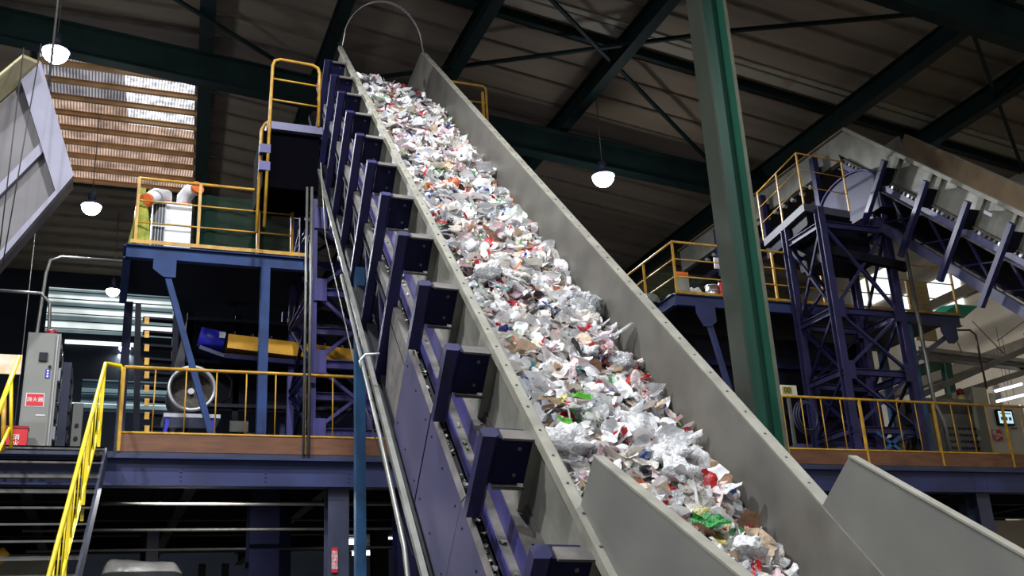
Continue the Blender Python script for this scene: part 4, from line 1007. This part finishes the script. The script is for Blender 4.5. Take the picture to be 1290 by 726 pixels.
MB().bb((XR0, YR-.08, ZR), (XR1, YR-.07, ZR+.05)).build('toe_board', yellow, ur)
railing('yellow railing around the upper right platform', [(XR0+.05, YR+5, ZR), (XR0+.05, YR, ZR), (XR1, YR, ZR)], 1.12, 1.25, mids=(.38, .75), r=.024)
m = MB(); m.add([V((XR0+.12, YR+.95, ZR+.03)), V((11.9, YR+.95, ZR+.03)), V((11.9, YR+.95, ZR+.85)), V((XR0+.12, YR+.95, ZR+.85))], [(0, 1, 2, 3)])
m.add([V((XR0+.12, YR+4.6, ZR+.03)), V((XR0+.12, YR+.95, ZR+.03)), V((XR0+.12, YR+.95, ZR+.85)), V((XR0+.12, YR+4.6, ZR+.85))], [(0, 1, 2, 3)])
o = m.build('debris_net', M('olive_debris_net', (60, 70, 42), .9, 0, .15, 8, trans=.72)); tag(o, 'olive see-through net inside the railing of the upper right platform', 'net')
# clutter on it
p = at(862, 350, Y=17.8); t = thing('cardboard_panel', 'grey panel with an orange top edge leaning on the upper right platform', 'panel', (p.x, 17.8, ZR))
MB().box(V((p.x-.02, 17.85, ZR+.42)), (.28, .03, .5)).build('sheet', M('grey_card', (150, 150, 140)), t); MB().box(V((p.x-.02, 17.83, ZR+.66)), (.26, .03, .08)).build('top_edge', orange, t)
va, fa = VAR[3]
for k, (px_, sz, mt_, lb) in enumerate(((850, .22, M('white_bag', (226, 216, 212), .5, 0, .1, 12), 'white crumpled bag at the left of the upper right platform'), (874, .36, M('grey_bag', (200, 196, 190), .4, 0, .2, 12, bump=.5), 'big grey crumpled bag of scrap on the upper right platform'), (820, .2, M('grey_green_bundle', (110, 116, 104)), 'grey-green bundled sheet near the corner rail of the upper right platform'))):
    p = at(px_, 366, Y=17.9); m = MB(); va, fa = VAR[3+k*4]
    bm_v = []; nn = 14
    for i in range(nn+1):
        for j in range(nn):
            th = math.pi*i/nn/2; ph = 2*math.pi*j/nn; r_ = sz*(1+.25*noise.noise(V((math.cos(ph)*2+k*5, math.sin(ph)*2, th*3))))
            bm_v.append(V((p.x+r_*math.sin(th)*math.cos(ph), 17.95+r_*.6*math.sin(th)*math.sin(ph), ZR+r_*1.1*math.cos(th))))
    m.add(bm_v, [(i*nn+j, i*nn+(j+1) % nn, (i+1)*nn+(j+1) % nn, (i+1)*nn+j) for i in range(nn) for j in range(nn)])
    o = m.build('scrap_bag', mt_); tag(o, lb, 'bag')
p = at(896, 360, Y=17.6); t = thing('metal_drum', 'small shiny ribbed metal drum on the upper right platform', 'drum', (p.x, 17.6, ZR))
MB().disc((p.x, 17.6, ZR), (0, 0, 1), .13, .34, 18).build('shell', chrome, t)
m = MB(); [m.disc((p.x, 17.6, ZR+z_), (0, 0, 1), .14, .02, 18) for z_ in (.0, .11, .22, .33)]; m.build('hoops', alu, t)
p = at(908, 360, Y=17.6); t = thing('fire_extinguisher', 'red fire extinguisher beside the metal drum on the upper right platform', 'extinguisher', (p.x, 17.6, ZR))
MB().path([(p.x, 17.6, ZR), (p.x, 17.6, ZR+.36), (p.x, 17.6, ZR+.42), (p.x, 17.6, ZR+.45)], [.09, .09, .06, .03], 14).build('cylinder', red, t); MB().bb((p.x-.05, 17.58, ZR+.45), (p.x+.05, 17.62, ZR+.5)).build('valve', black, t)
p = at(905, 332, Y=17.8); o = MB().box(p, (.2, .03, .24)).build('paper_notice', white); tag(o, 'white notice sheet behind the railing just left of the green column', 'sign')
p = at(1125, 395, Y=19.5); t = thing('timber_door_panel', 'brown boarded panel behind the right lattice tower', 'panel', (p.x, 19.5, ZR))
xs0, xs1 = at(1142, 360, Y=19).x, at(1168, 360, Y=19).x
for k in range(5): MB().bb((xs0, 19, ZR+.3*k), (xs1, 19.05, ZR+.3*k+.29)).build('board', M('tan_board', (190, 160, 112), .6), t)
p = at(1207, 392, Y=18.2); m = MB(); m.prism([at(1186, 397, Y=18.2), at(1205, 383, Y=18.2), at(1232, 386, Y=18.2), at(1214, 401, Y=18.2)], (0, .5, .1)); o = m.build('green_sheet', greensh); tag(o, 'teal green tarpaulin sheet at the right end of the upper right platform', 'tarpaulin')
# ================================================================== RIGHT BACKGROUND
ct = thing('cable_tray', 'long grey pipe tray crossing in front of the beige wall at right', 'pipe tray', at(1220, 452, Y=19.5))
a = at(1152, 441, Y=19.5); c = at(1300, 458, Y=19.5); MB().bar(a, c, .3, .1).build('tray', M('dusty_tray', (150, 146, 134), .5), ct); MB().bar(a-V((0, 0, .16)), c-V((0, 0, .16)), .26, .06).build('lower_tray', steel_d, ct)
for k, (p, q, lb) in enumerate((((1155, 500), (1300, 437), 'rising grey beam crossing below the pipe tray at right'), ((1170, 508), (1300, 466), 'lower rising pipe behind the control cabinets at right'))):
    o = MB().bar(at(*p, Y=18.4), at(*q, Y=19.6), .1, .14).build('steel_beam', M('grey_steel_beam', (112, 108, 100), .5)); tag(o, lb, 'beam')
gf = thing('portal_structure', 'green steel portal frame behind the right lattice tower', 'frame', at(1180, 455, Y=22))
MB().bar(at(1150, 470, Y=21), at(1195, 455, Y=21), .1, .3).build('cross_beam', green, gf); p_ = at(1190, 455, Y=21); MB().bar(p_, (p_.x, 21, ZD), .2, .2).build('post', green, gf)
o = MB().path([at(1196, 416, Y=18), at(1222, 416, Y=18), at(1229, 422, Y=17.9), at(1243, 490, Y=17.7)], .025).build('bent_conduit', M('bronze_conduit', (96, 84, 66), .4, .4)); tag(o, 'dark bent conduit dropping onto the right control cabinets', 'conduit')
for k, (p, q) in enumerate((((1225, 405), (1265, 446)), ((1256, 430), (1290, 405)), ((1200, 416), (1212, 445)))):
    o = MB().tube(at(*p, Y=19), at(*q, Y=19.3), .012).build('hanger_wire', cable); tag(o, ('thin wire slanting above the pipe tray near the bent conduit', 'thin wire slanting up to the right conveyor', 'thin wire dropping to the pipe tray at its left')[k], 'wire')
# control cabinets
def rcab(label, px0, px1, pyt, Y_, depth, mat):
    a = at(px0, 565, Y=Y_); c = at(px1, 567, Y=Y_); zt_ = at((px0+px1)/2, pyt, Y=Y_).z
    t = thing('control_cabinet', label, 'cabinet', ((a.x+c.x)/2, Y_, ZD)); MB().bb((a.x, Y_, ZD), (c.x, Y_+depth, zt_)).build('body', mat, t); return t, a.x, c.x, zt_
t, xa, xb, zt_ = rcab('grey-brown control cabinet with rows of round buttons behind the right railing', 1168, 1238, 503, 17.6, .8, M('cabinet_brown_grey', (112, 108, 98), .55))
for i in range(10):
    for j in range(4):
        if i in (3,): continue
        MB().disc((xa+.62+i*.085, 17.6, 5.5+.14*j), (0, -1, 0), .026, .025, 10).build('button', cabd, t)
m = MB().bb((xa+.05, 17.58, zt_-.32), (xb-.1, 17.6, zt_-.12)); m.build('vent_panel', M('cabinet_dark_panel', (70, 66, 60), .6), t)  # darker panel near the cabinet top
p = at(1208, 487, Y=17.8); bc = thing('warning_beacon', 'red warning beacon on a pale yellow base above the button cabinet', 'beacon', V((p.x, 17.8, zt_)))
MB().disc((p.x, 17.8, zt_), (0, 0, 1), .1, .14, 16, .085).build('base', M('pale_yellow_base', (214, 198, 120)), bc); MB().path([(p.x, 17.8, zt_+.14), (p.x, 17.8, zt_+.26), (p.x, 17.8, zt_+.3)], [.08, .075, .04], 16).build('lens', redd, bc)
t, xa, xb, zt_ = rcab('tall beige cabinet between the button cabinet and the touch screen panel', 1239, 1258, 489, 17.5, .6, cabb)
MB().box(at(1250, 503, Y=17.48), (.13, .02, .26)).build('door_inset', M('cabinet_light', (198, 190, 168)), t)
t, xa, xb, zt_ = rcab('low beige panel with a lit touch screen and a red notice at the right edge', 1250, 1300, 511, 17.2, .25, cabb)
p = at(1265.5, 526.5, Y=17.15); MB().box(p, (.44, .06, .34)).build('screen_bezel', black, t); MB().box(p+V((0, -.035, 0)), (.37, .006, .26)).build('screen', screen_e, t)
m = MB(); [m.box(p+V((-.11+.11*i, -.04, -.03)), (.07, .003, .07)) for i in range(3)]; m.box(p+V((0, -.04, .08)), (.3, .003, .02)); m.build('screen_graphic', M('screen_ink', (40, 110, 130)), t)
p = at(1258, 548, Y=17.15); MB().box(p+V((-.02, 0, 0)), (.24, .01, .24)).build('notice', film('red_print_notice', (214, 196, 186), (190, 40, 46), .6, 14), t); MB().box(at(1278, 540, Y=17.15), (.16, .01, .02)).build('handle', black, t)
# fluorescent lamps right
for k, (p, q, lb) in enumerate((((1254, 493), (1287, 484), 'upper fluorescent tube at the right edge'), ((1256, 506), (1300, 495), 'long fluorescent tube with a blue reflector at the right edge'), ((1259, 519), (1285, 512), 'lowest fluorescent tube just above the touch screen'))):
    a = at(*p, Y=19.8); c = at(*q, Y=19.8); t = thing('fluorescent_lamp', lb, 'lamp', a)
    MB().tube(a, c, .035).build('tube', tube_e, t); MB().bar(a+V((0, .05, .04)), c+V((0, .05, .04)), .12, .03).build('reflector', M('pale_blue_reflector', (120, 170, 200)) if k == 1 else white, t)
    MB().tube(a.lerp(c, .5)+V((0, 0, .04)), a.lerp(c, .5)+V((0, 0, 1.6)), .008, 5).build('hanger', cable, t)
# small counter display by the column
p = at(992, 493, Y=15.9); t = thing('counter_display', 'pale box display reading 00 right beside the green column', 'display', p)
MB().box(p, (.34, .1, .2)).build('case', M('cream_case', (206, 200, 176), .5), t); m = MB(); 
MB().box(p+V((-.04, -.052, 0)), (.2, .006, .13)).build('digit_panel', M('olive_digit_panel', (150, 146, 60)), t)
text('00', .14, p+V((-.04, -.058, 0)), (math.pi/2, 0, 0), letterk, t)
MB().bar((p.x, p.y, ZD), (p.x, p.y, p.z-.1), .05).build('stand', steel_d, t)
t = thing('cable_bundle', 'coils of dark hose behind the railing right of the green column', 'hose', (12.6, 16.5, ZD))
cc = at(1018, 525, Y=16.3)
for k in range(3): MB().path([V((cc.x+(.2+.03*k)*math.cos(a_), 16.3+.04*k, cc.z+(.26+.03*k)*math.sin(a_))) for a_ in [2*math.pi*i/20 for i in range(20)]], .018, 6, True).build('loop', slate, t)
# dark plant behind both platforms on the right
t = thing('sorting_machine', 'large black machine housing beneath the upper right platform', 'machine', (12, 20, ZD))
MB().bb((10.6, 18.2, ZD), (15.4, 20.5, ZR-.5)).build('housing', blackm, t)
for X_ in (10.7, 12.2, 13.8, 15.2): MB().bar((X_, 18.15, ZD), (X_, 18.15, ZR-.5), .12).build('upright', navyd, t)
m = MB(); m.bb((10.6, 18.1, 6.2), (15.4, 18.2, 6.32)); m.bb((10.6, 18.1, 7.2), (15.4, 18.2, 7.3)); m.build('panel_rails', navyd, t)
MB().bb((12.9, 17.6, ZD), (15.3, 18.1, 5.5)).build('lower_panel', M('violet_panel', (86, 84, 128), .5), t)
# ================================================================== UNDER THE MEZZANINE
wr_ = thing('wrapped_bale', 'bale wrapped in shiny silver film under the mezzanine', 'bale', (1.2, 17.5, 0))
a = at(122, 726, Y=17.5); c = at(236, 726, Y=17.5); tz = at(170, 705, Y=17.5).z
m = MB(); w_ = (c.x-a.x)
xm, hw, zc = (a.x+c.x)/2, w_/2, (tz+.1)/2; nu_, nv_ = 40, 24; bv = []
for jj in range(nv_+1):
    for ii in range(nu_):
        th = math.pi*jj/nv_; ph = 2*math.pi*ii/nu_; sg = lambda q_, e_: math.copysign(abs(q_)**e_, q_)
        d = V((sg(math.sin(th), .3)*sg(math.cos(ph), .3), sg(math.sin(th), .3)*sg(math.sin(ph), .3), sg(math.cos(th), .35)))
        k_ = 1+.05*noise.noise(d*2.2)+.025*noise.noise(V((d.x*3, d.y*3, d.z*14)))
        bv.append(V((xm+d.x*hw*k_, 18.15+d.y*.65*k_, zc+d.z*(tz-.1)/2*k_)))
m.add(bv, [(jj*nu_+ii, (jj+1)*nu_+ii, (jj+1)*nu_+(ii+1) % nu_, jj*nu_+(ii+1) % nu_) for jj in range(nv_) for ii in range(nu_)], True)
m.build('wrapping', wrapm, wr_); MB().bb((a.x, 17.5, 0), (c.x, 18.8, .1)).build('pallet', steel_d, wr_)
# lit hall beyond, seen under the deck
for k, (p, q, lb) in enumerate((((432, 680), (450, 686), 'lit lamp panel seen beneath the mezzanine left of the blue leg'), ((444, 696), (472, 699), 'thin lit lamp strip beneath the mezzanine behind the blue leg'), ((523, 696), (540, 700), 'lit lamp strip beneath the mezzanine near the cover plates'), ((355, 514), (376, 519), 'pair of small lit lamps behind the left railing'), ((0, 666), (8, 671), 'small lit lamp seen between the stair treads'))):
    a = at(*p, Y=24); c = at(*q, Y=24); t = thing('fluorescent_lamp', lb, 'lamp', a); MB().box((a+c)/2, (abs(c.x-a.x), .1, abs(a.z-c.z)+.02)).build('tube', tube_e, t)
    MB().box((a+c)/2+V((0, .02, abs(a.z-c.z)/2+.06)), (abs(c.x-a.x)+.06, .14, .05)).build('reflector', white, t); MB().tube(((a.x+c.x)/2, 24, (a.z+c.z)/2+.1), ((a.x+c.x)/2, 24, 4.3 if a.z < 4.3 else 15), .01, 4).build('hanger', cable, t)
o = MB().bb((3.9, 28.5, 0), (9, 28.7, 3.1)).build('partition_panel', M('pale_partition', (200, 200, 196), .6)); tag(o, 'pale grey partition seen under the mezzanine behind the blue leg', 'partition')
o = MB().bb((17.6, 20, 0), (21.8, 20.2, 4.3)).build('partition_panel', beige); tag(o, 'beige partition under the mezzanine at the lower right', 'partition')
o = MB().bb((1.9, 26.3, 0), (3.4, 26.5, 2.7)).build('partition_panel', M('pale_partition2', (190, 180, 176), .6)); tag(o, 'pinkish pale panel behind the wrapped bale', 'partition')
o = MB().bb((-1.95, 22, 0), (-.75, 22.2, 3.9)).build('partition_panel', M('cream_partition', (196, 186, 160), .6)); tag(o, 'cream panel seen between the stair treads at the lower left', 'partition')
o = MB().bb((-.1, 20.2, 2.55), (.55, 20.5, 3.35)).build('storage_bin', greensh); tag(o, 'green bin seen through the stair treads', 'bin')
o = MB().bb((-.35, 20.2, 2.55), (-.12, 20.5, 3.3)).build('storage_bin', M('pale_bin', (200, 196, 180))); tag(o, 'pale bin left of the green bin behind the stair', 'bin')
for X_, Y_ in ((1.0, 15.75), (6, 22)):  # tubes added under the deck to brighten the bale and the dark behind
    t = thing('fluorescent_lamp', ('added fluorescent tube brightening the wrapped bale under the mezzanine' if X_ < 2 else 'added fluorescent tube deep under the mezzanine behind the big conveyor'), 'lamp', (X_, Y_, 4.25))
    MB().tube((X_-.6, Y_, 4.25), (X_+.6, Y_, 4.25), .02).build('tube', tube_e, t); MB().bb((X_-.62, Y_-.05, 4.28), (X_+.62, Y_+.05, 4.32)).build('reflector', white, t)
    ld = bpy.data.lights.new('fill_tube_light', 'AREA'); ld.shape = 'RECTANGLE'; ld.size = 1.2; ld.size_y = .05; ld.energy = 80; o = bpy.data.objects.new('fill_tube_light', ld); C.objects.link(o); o.parent = t; o.location = (0, 0, -.03)
sh = thing('steel_shelf', 'dark blue rack behind the stair carrying the bins', 'rack', (0, 20, 0))
for X_ in (-.7, .8): MB().bb((X_, 20, 0), (X_+.2, 20.2, 4.2)).build('upright', navy, sh)
MB().bb((-.7, 20, 2.45), (1.0, 20.6, 2.55)).build('shelf', navy, sh); MB().bb((-.7, 20, 1.4), (1.0, 20.6, 1.5)).build('shelf', navy, sh)
o = MB().path([at(-6, 700, Y=18.5), at(4, 708, Y=18.5)], [.16, .14], 12).build('yellow_duct', yellow); tag(o, 'rounded yellow machine part at the lower left edge', 'machine part')
dm = thing('baling_machine', 'black machinery under the mezzanine at the lower right', 'machine', (15.8, 17.5, 0))
MB().bb((15.4, 18, 0), (16.6, 19, 3.0)).build('body', black, dm); MB().bb((15.6, 17.9, 3.2), (18.2, 18.1, 3.45)).build('arm', black, dm); MB().bb((15.3, 17.9, 2.6), (17.2, 18.0, 2.7)).build('bracket', black, dm)
mm = thing('conveyor_drive', 'black drive frame beneath the mezzanine left of centre', 'machine', (1.6, 20, 0))
MB().bb((1.0, 19.9, 2.2), (3.0, 21, 2.45)).build('beam', black, mm)
for X_ in (1.7, 2.1, 2.6): MB().bb((X_, 20, 0), (X_+.12, 20.1, 3.6)).build('upright', black, mm)
for X_, Z_ in ((1.55, 3.1), (1.15, 2.85), (1.55, 2.85)): MB().disc((X_, 19.8, Z_), (0, -1, 0), .06, .05, 12).build('bolt_head', steel_d, mm)
# ================================================================== LEFT HOOD
YH = 15.0
hd = thing('steel_hood', 'large slanting lavender-white steel hood at the upper left edge', 'hood', at(30, 300, Y=YH))
P_ = lambda x, y, dy=0: at(x, y, Y=YH+dy)
MB().prism([P_(-300, 390), P_(28, 106), P_(50, 85), P_(92, 226), P_(0, 332), P_(-300, 678)], (0, .35, 0)).build('lining', hoodi, hd)
def strip(nm, pts, d=.16): MB().prism([P_(*q_) for q_ in pts], (0, -d, 0)).build(nm, hoodw, hd)
strip('edge_frame', [(27, 107), (52, 84), (93, 226), (70, 245)], .14)
strip('edge_frame', [(70, 245), (93, 226), (-300, 681), (-300, 653)], .14)
strip('cross_rib', [(-20, 255), (47, 188), (74, 160), (74, 170), (52, 198), (-20, 270)], .1)
for q_ in ((60, 120), (-200, 330)):
    pq = P_(*q_, .2); MB().tube(pq, (pq.x, pq.y, roofz(pq.x)-.02), .02).build('hanger', steel_d, hd)
MB().prism([P_(-300, 392, -.02), P_(52, 82, -.02), P_(28, 72, -.5), P_(-300, 345, -.5)], (0, 0, .05)).build('top_sheet', M('yellow_lit_sheet', (190, 180, 140), .6), hd)  # yellowish light on the top sheet is put into its colour
for k, (p, q) in enumerate((((30, 60), (-2, 325)), ((52, 55), (3, 335)))):
    o = MB().tube(at(*p, Y=14.3), at(*q, Y=14.2), .009, 6).build('hoist_rope', rope); tag(o, ('thin dark hoist rope at left hanging before the hood', 'thin dark hoist rope nearer the skylight hanging before the hood')[k], 'rope')
o = MB().path([at(404, 205, Y=12.5), at(410, 300, Y=12.5), at(456, 500, Y=12), at(520, 700, Y=11.5)], .008, 5).build('guide_wire', cable); tag(o, 'thin slack wire left of the conduits beside the big conveyor', 'wire')
o = MB().path([at(455, 463, Y=9.5), at(453, 455, Y=9.5), at(460, 447, Y=9.5), at(478, 446, Y=9.5)], .012, 6).build('white_hook', white); tag(o, 'small bent white wire hook on the blue support leg', 'hook')
# ================================================================== CAMERA + WORLD
cd = bpy.data.cameras.new('camera'); cam = bpy.data.objects.new('camera', cd); C.objects.link(cam)
cd.sensor_fit = 'HORIZONTAL'; cd.sensor_width = 36; cd.lens = FPX*36/W_; cd.clip_start = .05; cd.clip_end = 200
R = Matrix((cr, cu, -fw)).transposed().to_4x4(); cam.matrix_world = Matrix.Translation(CAM) @ R
bpy.context.scene.camera = cam
w = bpy.data.worlds.new('sky'); bpy.context.scene.world = w; w.use_nodes = True
bg = w.node_tree.nodes['Background']; bg.inputs[0].default_value = (.8, .88, 1, 1); bg.inputs[1].default_value = .5
sc = bpy.context.scene
sc.view_settings.view_transform = 'Standard'; sc.view_settings.look = 'None'; sc.view_settings.gamma = 1; sc.view_settings.use_curve_mapping = False
sc.view_settings.exposure = 0.0
